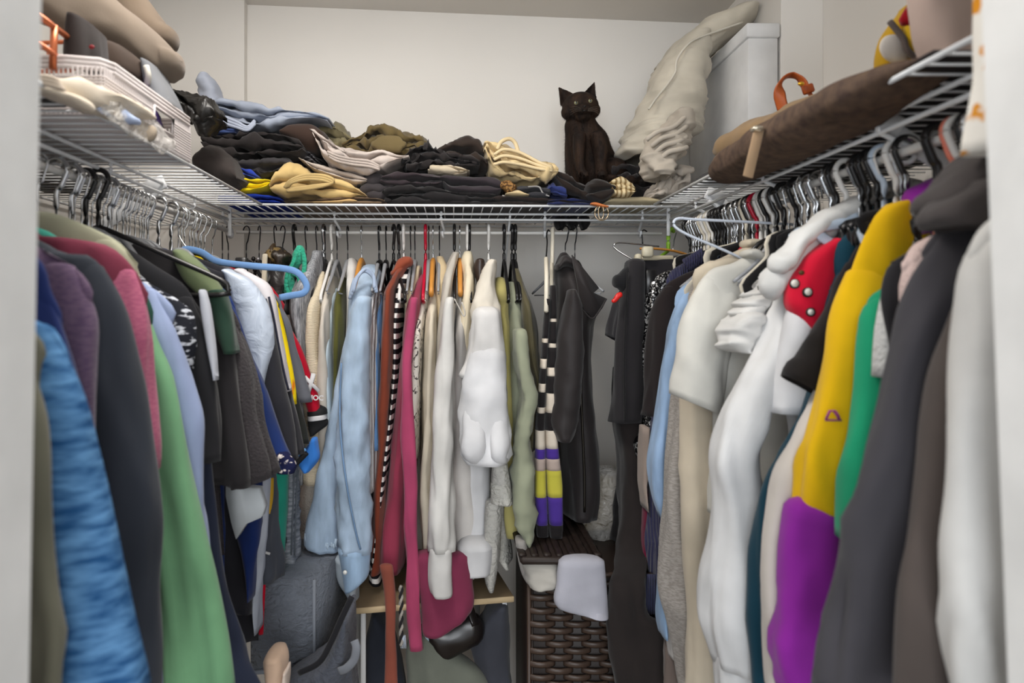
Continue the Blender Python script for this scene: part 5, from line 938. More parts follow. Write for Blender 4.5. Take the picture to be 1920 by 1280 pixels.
thing('belt', 'woven brown leather belt end under the pale khaki folds', 'belt', [('strap', hloft([(943, 336, 352), (950, 334, 358), (958, 336, 360), (964, 342, 356)], 1.675, .04, amp=.001, n=20), blotch((150, 112, 66), (80, 56, 34), 190., .5))], GP)
pile('sweatpants', 'black sweatpants flat below the pale khaki folds', 'trousers', fab((44, 36, 34)), [(905, 366, 384), (950, 362, 386), (1000, 366, 386), (1050, 370, 386), (1085, 376, 386)], 1.69, .3, 2, .002)
pile('jeans', 'dark charcoal jeans with pale stitching beside the belt', 'jeans', fab((50, 50, 54)), [(966, 350, 366), (985, 346, 370), (1010, 344, 371), (1030, 352, 370)], 1.69, .14, 2, .003, extra=[ridge_([(990, 350), (1010, 350), (1018, 362), (1030, 368)], 1.688, .0018, fab((150, 148, 146)), 'stitching')])
pile('shirt', 'tan scrap of cloth between the belt and dark jeans', 'shirt', fab((204, 182, 140)), [(950, 360, 364), (968, 354, 366), (985, 360, 366), (992, 363, 366)], 1.68, .06, 1, .001)
pile('t_shirt', 'bright navy t-shirt bunch below the left of the cat', 'shirt', fab((44, 54, 104)), [(1027, 350, 364), (1038, 338, 370), (1050, 342, 372), (1062, 354, 370)], 1.69, .14, 2, .005)
pile('sweater', 'navy knit sweater flat along the shelf edge under the cat', 'sweater', fab((40, 48, 92), 'knit'), [(1030, 372, 384), (1060, 368, 385), (1095, 370, 385), (1112, 378, 384)], 1.685, .26, 2, .002)
pile('sweatshirt', 'black brown sweatshirt the cat is sitting on', 'sweatshirt', fab((44, 36, 32)), [(1044, 318, 336), (1060, 322, 352), (1085, 334, 366), (1115, 340, 376), (1140, 338, 378), (1152, 348, 370)], 1.70, .30, 2, .004, 28)
pile('sweatshirt', 'black sweatshirt loop right in front of the paws of the cat', 'sweatshirt', fab((40, 34, 31)), [(1110, 338, 372), (1128, 330, 378), (1142, 334, 374), (1153, 344, 362)], 1.67, .10, 2, .003, 30)
pile('towel', 'cream striped towel rolled up right of the cat', 'towel', stripes((214, 196, 156), (150, 126, 88), .012, 'X', .6, 2.), [(1147, 338, 352), (1155, 331, 366), (1170, 331, 367), (1184, 340, 364), (1192, 350, 360)], 1.68, .14, 3, .003)
pile('sweatpants', 'black sweatpants behind the cream striped towel', 'trousers', BK, [(1150, 310, 345), (1176, 300, 352), (1200, 304, 366), (1240, 312, 366), (1290, 320, 360)], 1.80, .26, 3, .005)
thing('cushion', 'flat beige cushion at the right end of the back shelf', 'cushion', [('body', hloft([(1137, 376, 380), (1150, 366, 383), (1185, 363, 384), (1220, 364, 384), (1240, 372, 380)], 1.70, .2, amp=.0008, n=30), fab((186, 172, 140)))], GP)
pile('t_shirt', 'crumpled off-white t-shirt in front of the white box', 'shirt', fab((190, 180, 168)), [(1230, 352, 366), (1246, 336, 364), (1262, 318, 358), (1282, 306, 352), (1296, 304, 346)], 1.69, .12, 3, .006, 60)
thing('bed_sheet', 'crumpled grey cream sheet hanging from beneath the duvet', 'sheet', [('body', loft(px_sts([(214, 1262, 1296), (238, 1238, 1296), (256, 1215, 1296), (276, 1208, 1292), (300, 1207, 1272), (320, 1210, 1262), (334, 1222, 1250)], 1.66, .10), n=44, amp=.009, freq=(38, 42), rows=54, diag=1.2), fab((188, 178, 164))),
    ('fold', cat_geo([tube(smooth_path([P(1212+i*9, 262+i*12, 1.62), P(1235+i*6, 246+i*13, 1.605), P(1262+i*4, 238+i*14, 1.605), P(1288, 216+i*20, 1.615)], 5), .006, 8) for i in range(4)]), fab((196, 186, 172)))], GP)
thing('duvet', 'big cream duvet leaning against the white storage box', 'duvet', [('cover', cat_geo([loft(px_sts([(36, 1352, 1404), (50, 1305, 1402), (72, 1278, 1372), (100, 1252, 1338), (115, 1240, 1322)], 1.86, .22), n=44, amp=.006, freq=(26, 30), rows=34), loft(px_sts([(86, 1266, 1316), (120, 1236, 1316), (150, 1222, 1314), (200, 1200, 1312), (235, 1184, 1310), (262, 1172, 1290), (290, 1160, 1240), (304, 1178, 1216)], 1.86, .24), n=50, amp=.009, freq=(24, 34), rows=60, diag=.9)]), fab((206, 198, 182))),
    ('seam', tube(smooth_path([P(1392, 42, 1.755), P(1340, 60, 1.74), P(1296, 78, 1.733), P(1270, 110, 1.73), P(1266, 135, 1.733), P(1250, 160, 1.735), P(1232, 182, 1.74), P(1216, 205, 1.745)], 6), .0028, 8), fab((214, 208, 194)))], None)
# white storage box
bx0 = .722; bx1 = .795
thing('storage_box', 'tall white storage box with a lid standing at the right end of the shelf', 'box', [('body', box(bx0, bx1, 1.672, 2.085, ZS+.002, ZS+.405, .002), plain((226, 226, 226), .5)), ('lid', box(bx0-.006, bx1+.003, 1.666, 2.09, ZS+.405, ZS+.44, .003), plain((228, 228, 228), .5))])
thing('luggage_tag', 'orange leather tag lying on the front rail of the back shelf', 'tag', [('strap', hloft([(1110, 379, 383), (1118, 378, 385), (1132, 382, 388), (1141, 385, 388)], 1.665, .02, amp=0, n=14), plain((206, 120, 66), .5)), ('ring', cat_geo([tube(smooth_path([P(1128+13*math.cos(a), 399+14*math.sin(a), 1.675) for a in np.linspace(0, 6.283, 13)], 3), .0016, 6), tube(smooth_path([P(1127+5*math.cos(a), 398+13*math.sin(a), 1.67) for a in np.linspace(0, 6.283, 11)], 3), .0014, 6)]), plain((190, 170, 140), .3, 1.))])
for x, D_, (a, b) in ((1062, 1.9, (1040, 1096)),):
    thing('t_shirt', 'black cloth corners sagging through the back shelf wires', 'shirt', [('cloth', cat_geo([loft(px_sts([(408, a+i*22, a+i*22+20), (420, a+i*22+1, a+i*22+22), (430, a+i*22+6, a+i*22+15)], D_, .05), n=18, amp=.003) for i in range(3)]), BK2)], GP)

# ------------------------------------------------------------------ cat
FURM, fnt, fb = base_mat('black_fur', .8, 0, .2)
fn = nd(fnt, 'ShaderNodeTexNoise', Scale=60.0, Detail=4.0); fnt.links.new(coords(fnt, (1, 1, .3)), fn.inputs[0])
fnt.links.new(ramp(fnt, fn.outputs[0], [(.35, (26, 19, 16)), (.75, (58, 42, 32))]), fb.inputs['Base Color']); bump(fnt, fb, fn.outputs[0], .6, .003)
CD = 1.87
def cpt(x, y, d=0.): p = P(x, y, CD); return (p.x, CD+d, p.z)
u = CD/F
def rotY(a): return Matrix.Rotation(a, 3, 'Y')
gs = [ellipsoid(cpt(1086.5, 204, -.012), (34*u, 33*u, 28*u), rotY(-.08), 28, 20),       # skull
      ellipsoid(cpt(1086, 216, -.05), (17*u, 17*u, 11*u), None, 20, 14),               # muzzle
      ellipsoid(cpt(1088, 226, -.035), (15*u, 16*u, 9*u), None, 16, 12),               # chin
      ellipsoid(cpt(1064, 214, -.018), (14*u, 18*u, 14*u), None, 16, 12), ellipsoid(cpt(1109, 211, -.018), (14*u, 18*u, 14*u), None, 16, 12),
      loft([(ZZ(y, CD), XX(a, CD), XX(b, CD), CD+o, t) for y, a, b, o, t in ((214, 1066, 1110, .0, .06), (232, 1060, 1122, .008, .08), (250, 1062, 1140, .018, .10), (272, 1063, 1150, .032, .13), (295, 1065, 1163, .045, .16), (318, 1068, 1172, .055, .19), (338, 1074, 1176, .058, .19), (348, 1082, 1170, .06, .17))], n=40, amp=0, p=2.1, rows=50),
      loft([(ZZ(y, CD), XX(a, CD), XX(b, CD), CD-.05-o, t) for y, a, b, o, t in ((262, 1068, 1092, 0, .05), (290, 1068, 1090, .004, .05), (318, 1071, 1089, .008, .04), (334, 1075, 1092, .012, .042), (343, 1076, 1096, .02, .05))], n=20, amp=0, p=2.1, rows=24),
      loft([(ZZ(y, CD), XX(a, CD), XX(b, CD), CD-.055-o, t) for y, a, b, o, t in ((262, 1098, 1126, 0, .05), (290, 1104, 1130, .004, .052), (318, 1107, 1128, .008, .042), (334, 1106, 1128, .012, .044), (343, 1104, 1128, .022, .055))], n=20, amp=0, p=2.1, rows=24),
      ellipsoid(cpt(1146, 322, -.01), (30*u, .055, 24*u), None, 20, 14),                 # haunch
      ellipsoid(cpt(1134, 343, -.06), (17*u, .03, 7*u), None, 16, 10)]
tail = tube(smooth_path([cpt(1165, 335, .12), cpt(1190, 338, .05), cpt(1196, 343, -.02), cpt(1180, 346, -.07), cpt(1160, 347, -.085)], 6), [.014, .014, .013, .011, .008], 12)
gs.append(tail)
def ear(b0, b1, tip, d):
    b0, b1, tip = np.array(cpt(*b0, -.012)), np.array(cpt(*b1, -.012)), np.array(cpt(*tip, .004))
    v = []; n = 9; R = 8
    for r in range(R):
        t = r/(R-1); c0 = b0+(tip-b0)*t; c1 = b1+(tip-b1)*t
        for i in range(n):
            s = i/(n-1); p = c0+(c1-c0)*s; k = math.sin(math.pi*s)*(1-t)
            v.append((p[0], p[1]+.017*k, p[2]+.003*math.sin(math.pi*s)*(1-t)))
        for i in range(n-1, -1, -1):
            s = i/(n-1); p = c0+(c1-c0)*s; k = math.sin(math.pi*s)*(1-t)
            v.append((p[0], p[1]+.008+.022*k, p[2]))
    f = grid_faces(R, 2*n); f.append(tuple(range(2*n-1, -1, -1))); f.append(tuple(range((R-1)*2*n, R*2*n)))
    return np.array(v), f
gs.append(ear((1050, 200), (1079, 179), (1048, 161), 0)); gs.append(ear((1092, 177), (1118, 194), (1116, 151), 0))
tmp = mesh_obj('tmp', cat_geo(gs), None)
rm = tmp.modifiers.new('r', 'REMESH'); rm.mode = 'VOXEL'; rm.voxel_size = .0021; rm.use_smooth_shade = True
sm = tmp.modifiers.new('s', 'SMOOTH'); sm.iterations = 5; sm.factor = .5
dg = bpy.context.evaluated_depsgraph_get(); dg.update(); ev = tmp.evaluated_get(dg); em = ev.to_mesh()
cv = np.array([tuple(q.co) for q in em.vertices]); cf = [tuple(p.vertices) for p in em.polygons]; cn = np.array([tuple(q.normal) for q in em.vertices])
ev.to_mesh_clear(); bpy.data.objects.remove(tmp)
rs = np.random.RandomState(5); idx = rs.choice(len(cv), min(len(cv), 16000), replace=False)
p = cv[idx]; nrm = cn[idx]; dn = np.array((0, 0, -1.0))+rs.normal(0, .3, (len(idx), 3)); isface = (p[:, 2] > ZZ(232, CD))
L = np.where(isface, .004, .0085)[:, None]
# keep the eyes clear of fur
ex = np.array([cpt(1073, 204.6, 0), cpt(1099, 201, 0)])
near = np.minimum(np.linalg.norm((p-ex[0])[:, [0, 2]], axis=1), np.linalg.norm((p-ex[1])[:, [0, 2]], axis=1)) < .012
keep = ~near; p, nrm, dn, L = p[keep], nrm[keep], dn[keep], L[keep]
tip = p+(nrm*.55+dn*.75)*L; side = np.cross(nrm, dn); side /= np.linalg.norm(side, axis=1)[:, None]+1e-9
fv = np.stack([p-side*.0004, p+side*.0004, tip], 1).reshape(-1, 3); ff = [(3*i, 3*i+1, 3*i+2) for i in range(len(p))]
eye = plain((150, 148, 112), .12, 0, .8, 'cat_eye'); pup = plain((8, 8, 8), .08, 0, .9, 'pupil')
def eye_y(c):
    dd = np.linalg.norm((cv-np.array(c))[:, [0, 2]], axis=1); q = cv[(dd < .006)]; return q[:, 1].min()
cat_parts = [('body', (cv, cf), FURM)]
for (x, y) in ((1073, 204.6), (1099, 201)):
    c = cpt(x, y); yy = eye_y(c)
    cat_parts.append(('eye', ellipsoid((c[0], yy+.0010, c[2]), (.0052, .0036, .0050), None, 18, 12), eye, 'pale yellow grey eye', [('pupil', ellipsoid((c[0], yy-.0020, c[2]), (.0026, .0012, .0040), None, 12, 8), pup)]))
c = cpt(1087, 214.5); cat_parts.append(('nose', ellipsoid((c[0], eye_y(c)+.0005, c[2]), (.0042, .003, .0028), None, 12, 8), plain((16, 14, 14), .35)))
c = cpt(1087, 221); yy = eye_y(c)
cat_parts.append(('mouth', tube(smooth_path([(c[0]-.008, yy+.001, c[2]-.001), (c[0]-.003, yy-.0004, c[2]-.002), (c[0], yy-.001, c[2]+.001), (c[0]+.003, yy-.0004, c[2]-.002), (c[0]+.008, yy+.001, c[2]-.001)], 4), .0006, 5), pup))
wh = []
for s in (-1, 1):
    for k in range(4): wh.append(tube(smooth_path([(c[0]+s*.008, yy+.002, c[2]+.004-k*.002), (c[0]+s*.024, yy-.006, c[2]+.007-k*.004), (c[0]+s*.04, yy-.004, c[2]+.006-k*.007)], 3), [.00035, .0001], 4))
cat_parts.append(('whiskers', cat_geo(wh), plain((110, 100, 90), .5)))
cr = thing('cat', 'small black cat sitting upright on the clothes pile, looking at the camera', 'cat', cat_parts)
fo = mesh_obj('fur', (fv, ff), FURM, cr, None, False); fo['kind'] = 'stuff'

# ------------------------------------------------------------------ left shelf
# white woven basket
bw = plain((214, 206, 204), .5, 0, .3, 'white_plastic'); Bx0, Bx1, By0, By1, Bz0, Bz1 = -.80, -.472, .92, 1.225, ZS+.004, ZS+.068
bparts = []
def weave(x0, y0, x1, y1, hole=None):
    g = []; L = math.hypot(x1-x0, y1-y0); nv = int(L/.0062); 
    for k in range(11):
        z = Bz0+.006+k*(Bz1-Bz0-.02)/10
        segs = [(0, 1)] if not (hole and hole[2] < z < hole[3]) else [(0, hole[0]), (hole[1], 1)]
        for a, b in segs:
            g.append(quadbox((x0+(x1-x0)*a, y0+(y1-y0)*a, z), (x0+(x1-x0)*b, y0+(y1-y0)*b, z), .0042, .003))
    for i in range(nv):
        t = (i+.5)/nv; x, y = x0+(x1-x0)*t, y0+(y1-y0)*t
        sp_ = [(Bz0, Bz1)] if not (hole and hole[0] < t < hole[1]) else [(Bz0, hole[2]), (hole[3], Bz1)]
        for a, b in sp_: g.append(quadbox((x, y, a), (x, y, b), .0026, .0036, (x1-x0, y1-y0, 0)))
    return cat_geo(g)
hole = (.50, .74, Bz0+.026, Bz1-.008)
basket = root('basket', 'white woven plastic basket on the left shelf with a handle hole', 'basket', ((Bx0+Bx1)/2, (By0+By1)/2, Bz0))
for nme, g, k in (('side_panel', weave(Bx1, By0, Bx1, By1, hole), 'stuff'), ('end_panel', weave(Bx0, By1, Bx1, By1), 'stuff'), ('end_panel', weave(Bx0, By0, Bx1, By0), 'stuff')):
    o = mesh_obj(nme, g, bw, basket, smooth=False); o['kind'] = k
mesh_obj('bottom', box(Bx0, Bx1, By0, By1, Bz0-.002, Bz0+.002, .001), bw, basket)
mesh_obj('side_panel', box(Bx0, Bx0+.003, By0, By1, Bz0, Bz1, .001), bw, basket)
rim = [tube([(Bx1, By0+.03, z), (Bx1, By1-.008, z), (Bx1-.01, By1, z), (Bx0+.01, By1, z), (Bx0, By1-.01, z), (Bx0, By0, z), (Bx1-.05, By0, z), (Bx1-.01, By0+.01, z), (Bx1, By0+.03, z)], .0034, 8) for z in (Bz1, Bz1+.006, Bz1+.012)]
mesh_obj('rim', cat_geo(rim), bw, basket)
mesh_obj('handle_frame', tube([(Bx1+.002, By0+(By1-By0)*a, z) for a, z in ((.50, hole[2]), (.74, hole[2]), (.74, hole[3]), (.50, hole[3]), (.50, hole[2]))], .0026, 6), bw, basket)
thing('scarf', 'purple and black cloth visible through the handle hole of the basket', 'scarf', [('cloth', loft([(Bz1-.004, -.55, -.485, 1.10, .16), (Bz1-.03, -.56, -.482, 1.10, .18), (Bz0+.008, -.56, -.485, 1.10, .17)], n=30, amp=.004, freq=(40, 40)), blotch((84, 62, 128), (26, 24, 30), 22., .5, rough=.4))])
HB = fab((62, 50, 42)); 
thing('boot', 'dark brown suede boot lying in the white basket', 'boot', [('upper', hloft([(150, 66, 128, 1.02), (180, 62, 140, 1.04), (215, 76, 142, 1.07), (250, 100, 150, 1.10), (276, 122, 160, 1.13)], 1.0, .08, amp=.002, n=34), HB), ('sole', tube(smooth_path([P(274, 124, 1.10), P(278, 142, 1.10), P(276, 158, 1.11)], 4), .005, 8), plain((200, 196, 186), .6), 'white stitched sole edge')])
thing('shoe', 'slate grey shoe heel standing in the basket in front of the boot', 'shoe', [('upper', loft(px_sts([(128, 283, 296), (150, 281, 308), (175, 284, 322), (195, 290, 330), (205, 296, 332)], 1.16, .10), n=28, amp=.001), fab((110, 112, 116)))])
thing('boot', 'black boot with a small red mark at the back of the basket', 'boot', [('upper', loft(px_sts([(50, 152, 176), (75, 146, 180), (105, 144, 182), (130, 146, 180)], 1.0, .10), n=28, amp=.002), fab((36, 28, 26))), ('mark', ellipsoid(tuple(P(172, 88, .945)), (.004, .002, .003), nu=10, nv=8), plain((120, 20, 28), .6))])
# copper wire crate
cu = plain((192, 108, 70), .35, .6, .5, 'copper'); D1 = .93
def cb(a, b, r=.0032): return tube([a, ((a[0]+b[0])/2, (a[1]+b[1])/2, (a[2]+b[2])/2), b], r, 8)
q = [P(60, 20, .86), P(138, 78, .97), P(134, 132, .97), P(60, 92, .86)]; bk = Vector((-.10, .01, 0))
cg = [cb(q[0], q[1], .0042), cb(q[1], q[2]), cb(P(58, 72, .86), P(140, 128, .97), .0036), cb(P(102, 48, .915), P(99, 130, .915), .0048)]
cg += [cb(q[1], q[1]+bk), cb(q[2], q[2]+bk), cb(q[1]+bk, q[0]+bk), cb(q[2]+bk, q[1]+bk), cb(P(126, 90, .95)+bk*.25, P(124, 132, .95)+bk*.25, .0044), cb(P(108, 90, .95)+bk*.25, P(126, 90, .95)+bk*.25, .002)]
thing('wire_crate', 'copper coloured wire crate behind the left door jamb', 'crate', [('frame', cat_geo(cg), cu)])
# pillows
thing('pillow', 'taupe cushion with a seam, lower of the two at the upper left', 'pillow', [('cover', cat_geo([hloft([(40, -70, 18, 1.0), (95, -80, 38, 1.02), (140, -60, 53, 1.05), (190, -25, 66, 1.08), (225, 2, 84, 1.10), (255, 26, 110, 1.12), (278, 46, 129, 1.14), (293, 62, 133, 1.15), (300, 76, 127, 1.15)], .9, .09, amp=.0012, n=44, rows=44)]), fab((116, 104, 92)))], 'cushions at the upper left')
thing('pillow', 'taupe cushion, upper and farther of the two at the upper left', 'pillow', [('cover', hloft([(140, -130, -20, 1.22), (200, -90, 18, 1.24), (250, -30, 58, 1.26), (278, 8, 80, 1.28), (293, 30, 78, 1.29)], 1.1, .09, amp=.0012, n=40, rows=36), fab((112, 98, 84)))], 'cushions at the upper left')
thing('towel', 'cream knitted blanket folded over the left shelf edge', 'blanket', [('cloth', cat_geo([hloft([(50, 128, 158, .79), (90, 128, 168, .80), (140, 136, 182, .84), (190, 152, 194, .88), (222, 168, 190, .92)], .8, .12, amp=.003, freq=40, n=30), hloft([(60, 150, 170, .785), (100, 158, 180, .79), (128, 168, 186, .80)], .78, .06, amp=.002, n=20)]), fab((212, 200, 182))),
   ('fold', cat_geo([tube(smooth_path([P(66, 142+i*6, .785), P(96, 146+i*7, .79), P(112+i*3, 158+i*5, .80), P(108+i*4, 172+i*3, .81)], 5), .003, 6) for i in range(3)]), fab((190, 176, 160)))])
plm, pnt, pb = base_mat('clear_plastic', .12, 0, .8); pb.inputs['Base Color'].default_value = (*lin((232, 228, 222)), 1); pb.inputs['Alpha'].default_value = .38
kn = nd(pnt, 'ShaderNodeTexNoise', Scale=30.0, Detail=4.0, Distortion=1.5); pnt.links.new(coords(pnt), kn.inputs[0]); bump(pnt, pb, kn.outputs[0], 1.0, .02)
thing('plastic_bag', 'clear plastic packet hanging over the left shelf edge with pale papers', 'bag', [('wrap', hloft([(172, 178, 196, .88), (205, 180, 226, .90), (240, 196, 250, .95), (270, 214, 272, 1.0), (300, 240, 280, 1.05), (316, 258, 276, 1.07)], .88, .025, amp=.004, freq=60, n=26), plm), ('contents', hloft([(180, 188, 198, .89), (210, 196, 216, .91), (245, 206, 236, .96), (275, 228, 262, 1.01)], .89, .014, amp=.002, n=18), fab((170, 156, 138)))])
thing('socks', 'white and pale blue cloth showing inside the clear packet', 'socks', [('cloth', hloft([(168, 192, 200, .885), (190, 192, 214, .89), (225, 204, 224, .93), (250, 218, 228, .95)], .87, .02, amp=.003, freq=80, n=20), blotch((214, 216, 226), (164, 178, 206), 40., .5))])
# ------------------------------------------------------------------ right shelf
thing('leather_bag', 'brown textured bag lying on the right shelf with tan upper part', 'bag', [
    ('body', yloft([(1.33, .50, .55, CZ+.278, CZ+.25), (1.27, .475, .56, CZ+.288, CZ+.236), (1.15, .458, .57, CZ+.291, CZ+.230), (1.0, .455, .57, CZ+.292, CZ+.230), (.90, .458, .57, CZ+.292, CZ+.236), (.83, .468, .57, CZ+.289, CZ+.243), (.78, .485, .57, CZ+.285, CZ+.255), (.74, .51, .56, CZ+.282, CZ+.266)], n=44, rows=70, amp=.0022, freq=26), blotch((70, 56, 50), (98, 80, 66), 70., .5, soft=.2)),
    ('flap', yloft([(1.44, .55, .62, CZ+.345, CZ+.322), (1.40, .545, .66, CZ+.366, CZ+.305), (1.3, .548, .69, CZ+.368, CZ+.30), (1.2, .553, .69, CZ+.358, CZ+.30), (1.1, .562, .68, CZ+.350, CZ+.30), (1.03, .58, .66, CZ+.333, CZ+.29)], n=40, rows=50, amp=.003, freq=22), fab((150, 124, 92)), 'tan suede upper side'),
    ('zip_pull', quadbox(P(1424, 240, 1.005), P(1402, 332, 1.0), .015, .003, (0, 1, 0)), fab((168, 140, 110)), 'tan leather pull strap', [('zip', cat_geo([box(XX(1410, 1.0), XX(1432, 1.0), .995, 1.01, ZZ(246, 1.0), ZZ(236, 1.0), .003), tube([P(1428, 240, 1.02), P(1448, 228, 1.04), P(1500, 202, 1.0)], .002, 6)]), plain((214, 204, 184), .25, .8))])])
thing('leather_strap', 'orange brown leather handle loop standing behind the brown bag', 'strap', [('band', tube(smooth_path([P(1468, 205, 1.27), P(1462, 180, 1.27), P(1463, 158, 1.27), P(1472, 145, 1.27), P(1486, 141, 1.27), P(1500, 148, 1.265), P(1514, 168, 1.26), P(1528, 190, 1.25)], 6), .0105, 8, flat=.24, flatdir=(0, .25, 1)), plain((172, 84, 34), .45)), ('keeper', quadbox(P(1506, 170, 1.245), P(1524, 164, 1.245), .016, .012, (0, 1, 0)), plain((160, 74, 28), .45)), ('stud', ellipsoid(tuple(P(1502, 157, 1.235)), (.006, .004, .004), None, 12, 8), plain((226, 176, 60), .3, .8))])
# round plush hat: mustard shell with white opening and red wedge
thing('plush_hat', 'round mustard plush hat with a red wedge and white lining', 'hat', [
    ('shell', loft(px_sts([(8, 1702, 1712), (22, 1690, 1726), (45, 1672, 1738), (70, 1656, 1742), (95, 1648, 1742), (115, 1645, 1740), (132, 1646, 1736)], .955, .05), n=40, amp=.001), fab((176, 136, 22))),
    ('lining', ellipsoid(tuple(P(1679, 92, .932)), (.023, .006, .019), rotY(.5), 24, 12), fab((216, 208, 200)), 'pale lining'),
    ('panel', poly([(1706, 6), (1722, 50), (1692, 46), (1688, 36), (1694, 24)], .926, .004), fab((150, 10, 24)), 'crimson wedge'),
    ('panel', poly([(1696, 50), (1722, 50), (1736, 116), (1716, 108), (1700, 86)], .924, .004), fab((196, 156, 24)), 'bright yellow panel'),
    ('edging', tube(smooth_path([P(1668, 40, .93), P(1692, 70, .922), P(1700, 92, .92), P(1716, 108, .92), P(1736, 120, .92)], 5), .004, 8), fab((86, 76, 72)), 'grey edging'),
    ('band', hloft([(1668, 118, 132), (1690, 116, 132), (1735, 118, 128)], .915, .02, amp=.0005, n=16), fab((188, 152, 30)))])
thing('lamp_shade', 'pale taupe cloth bag standing on the right shelf beside the jamb', 'bag', [('body', loft(px_sts([(-60, 1708, 1846), (0, 1712, 1842), (60, 1722, 1838), (100, 1734, 1836), (128, 1742, 1822)], .80, .05), n=44, amp=.0015, p=3), fab((176, 156, 146)))])
thing('dress', 'white cotton dress with orange and mustard flower print hanging at the right jamb', 'dress', [('panel', loft(px_sts([(-60, 1836, 1880), (60, 1838, 1884), (120, 1834, 1890), (200, 1828, 1890), (250, 1820, 1892), (286, 1818, 1890)], .60, .035), n=36, amp=.003, freq=(70, 14)), blotch((222, 218, 210), (206, 136, 30), 26., .54, soft=.02))], GR)
thing('dark_bag', 'flat black folded bag with a brass snap on the wires of the right shelf', 'bag', [('body', box(.505, .86, .72, 1.44, ZS+.004, ZS+.016, .006), fab((34, 28, 28))), ('snap', ellipsoid(tuple(P(1669, 172, .80)), (.004, .004, .003), None, 10, 8), plain((190, 170, 140), .3, .9))])
thing('dark_blanket', 'dark grey folded blanket lying on the wires of the left shelf', 'blanket', [('body', box(-.93, -.82, .60, 1.55, ZS+.004, ZS+.03, .008), fab((64, 60, 60)))])
thing('folded_cloth', 'black folded cloth lying on the left shelf wires below the basket items', 'blanket', [('body', box(-.80, -.50, .60, .90, ZS+.004, ZS+.02, .008), fab((52, 48, 48)))])

# ------------------------------------------------------------------ below the clothes
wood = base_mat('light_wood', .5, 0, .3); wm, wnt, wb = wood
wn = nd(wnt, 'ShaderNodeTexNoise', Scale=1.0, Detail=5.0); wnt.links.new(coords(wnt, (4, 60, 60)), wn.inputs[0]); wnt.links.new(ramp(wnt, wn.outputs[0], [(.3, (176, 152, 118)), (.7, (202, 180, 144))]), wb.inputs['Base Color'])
A, Bp = P(667, 1140, 1.565), P(964, 1112, 1.63)
dx = (Bp-A); dx.z = 0; nrm_ = Vector((-dx.y, dx.x, 0)).normalized(); Lt = dx.length
Mt = Matrix((dx.normalized(), nrm_, Vector((0, 0, 1)))).transposed().to_4x4(); Mt.translation = Vector((A.x, A.y, A.z-.0))
ztop = A.z
wl = plain((206, 208, 210), .4, 0, .4, 'white_leg')
thing('side_table', 'small light wood table with white legs under the back rod', 'table', [('tabletop', xf(box(0, Lt, .003, .36, -.014, 0, .002), Mt), plain((128, 110, 86), .5, 0, .3, 'shaded_tabletop'), None, [('edge_band', xf(box(0, Lt, 0, .004, -.014, -.0003, .001), Mt), wm)])]+[('leg', xf(box(a, a+.012, b, b+.012, -ztop+.002, -.014, .001), Mt), wl) for a, b in ((.012, .02), (Lt-.024, .02), (.012, .33), (Lt-.024, .33))])  # top is painted darker to imitate shade; front edge keeps the lit wood colour
# things under the table
def low(name, label, cat, mat, sts, D, T, grp=None, **k): return thing(name, label, cat, [('body', loft(px_sts(sts, D, T), n=40, **k), mat)], grp)
low('backpack', 'dark slate backpack on the left under the light wood table', 'bag', fab((50, 54, 64)), [(1140, 700, 712), (1160, 694, 728), (1200, 688, 745), (1300, 684, 765), (1400, 684, 770)], 1.72, .12, amp=.003)
low('backpack', 'charcoal backpack pocket on the right under the light wood table', 'bag', fab((62, 64, 72)), [(1124, 930, 950), (1150, 905, 954), (1190, 882, 956), (1230, 888, 955), (1262, 905, 955), (1290, 935, 955)], 1.68, .10, amp=.003)
low('tote_bag', 'large sage grey tote under the raspberry dress', 'bag', fab((110, 114, 104)), [(1186, 768, 812), (1220, 762, 850), (1260, 764, 905), (1330, 766, 930), (1420, 770, 930)], 1.64, .08, amp=.002)
low('shirt', 'pale blue cloth corner behind the raspberry skirt', 'shirt', fab((156, 176, 192)), [(1184, 795, 812), (1192, 795, 812), (1200, 798, 808)], 1.62, .03, amp=.001)
bl = plain((26, 22, 22), .28, 0, .5, 'black_leather')
thing('handbag', 'black glossy leather handbag hanging tilted under the raspberry skirt', 'bag', [('body', cat_geo([hloft([(812, 1180, 1220), (830, 1176, 1248), (850, 1170, 1240), (872, 1160, 1230), (885, 1158, 1220)], 1.60, .06, amp=.0015, n=28)]), bl), ('strap', tube(smooth_path([P(892, 1172, 1.6), P(880, 1140, 1.62), P(872, 1120, 1.66)], 4), .012, 8, flat=.4), bl)])
thing('belt', 'twisted black and white cord dangling between rust tie and raspberry sash', 'belt', [('strand', cat_geo([tube(smooth_path([P(752+2.2*math.sin(k*1.6+s), 1098+k*7, 1.585+.003*math.cos(k*1.6+s)) for k in range(17)], 3), .0035, 6)]), m) for s, m in ((0, fab((40, 38, 40))), (3.14, fab((170, 164, 156))))]+[('tassel', cat_geo([tube(smooth_path([P(755, 1205, 1.585), P(753+j*2, 1190, 1.585), P(752+j*3, 1215, 1.585)], 3), .0014, 5) for j in range(4)]), fab((190, 200, 214)))], None)
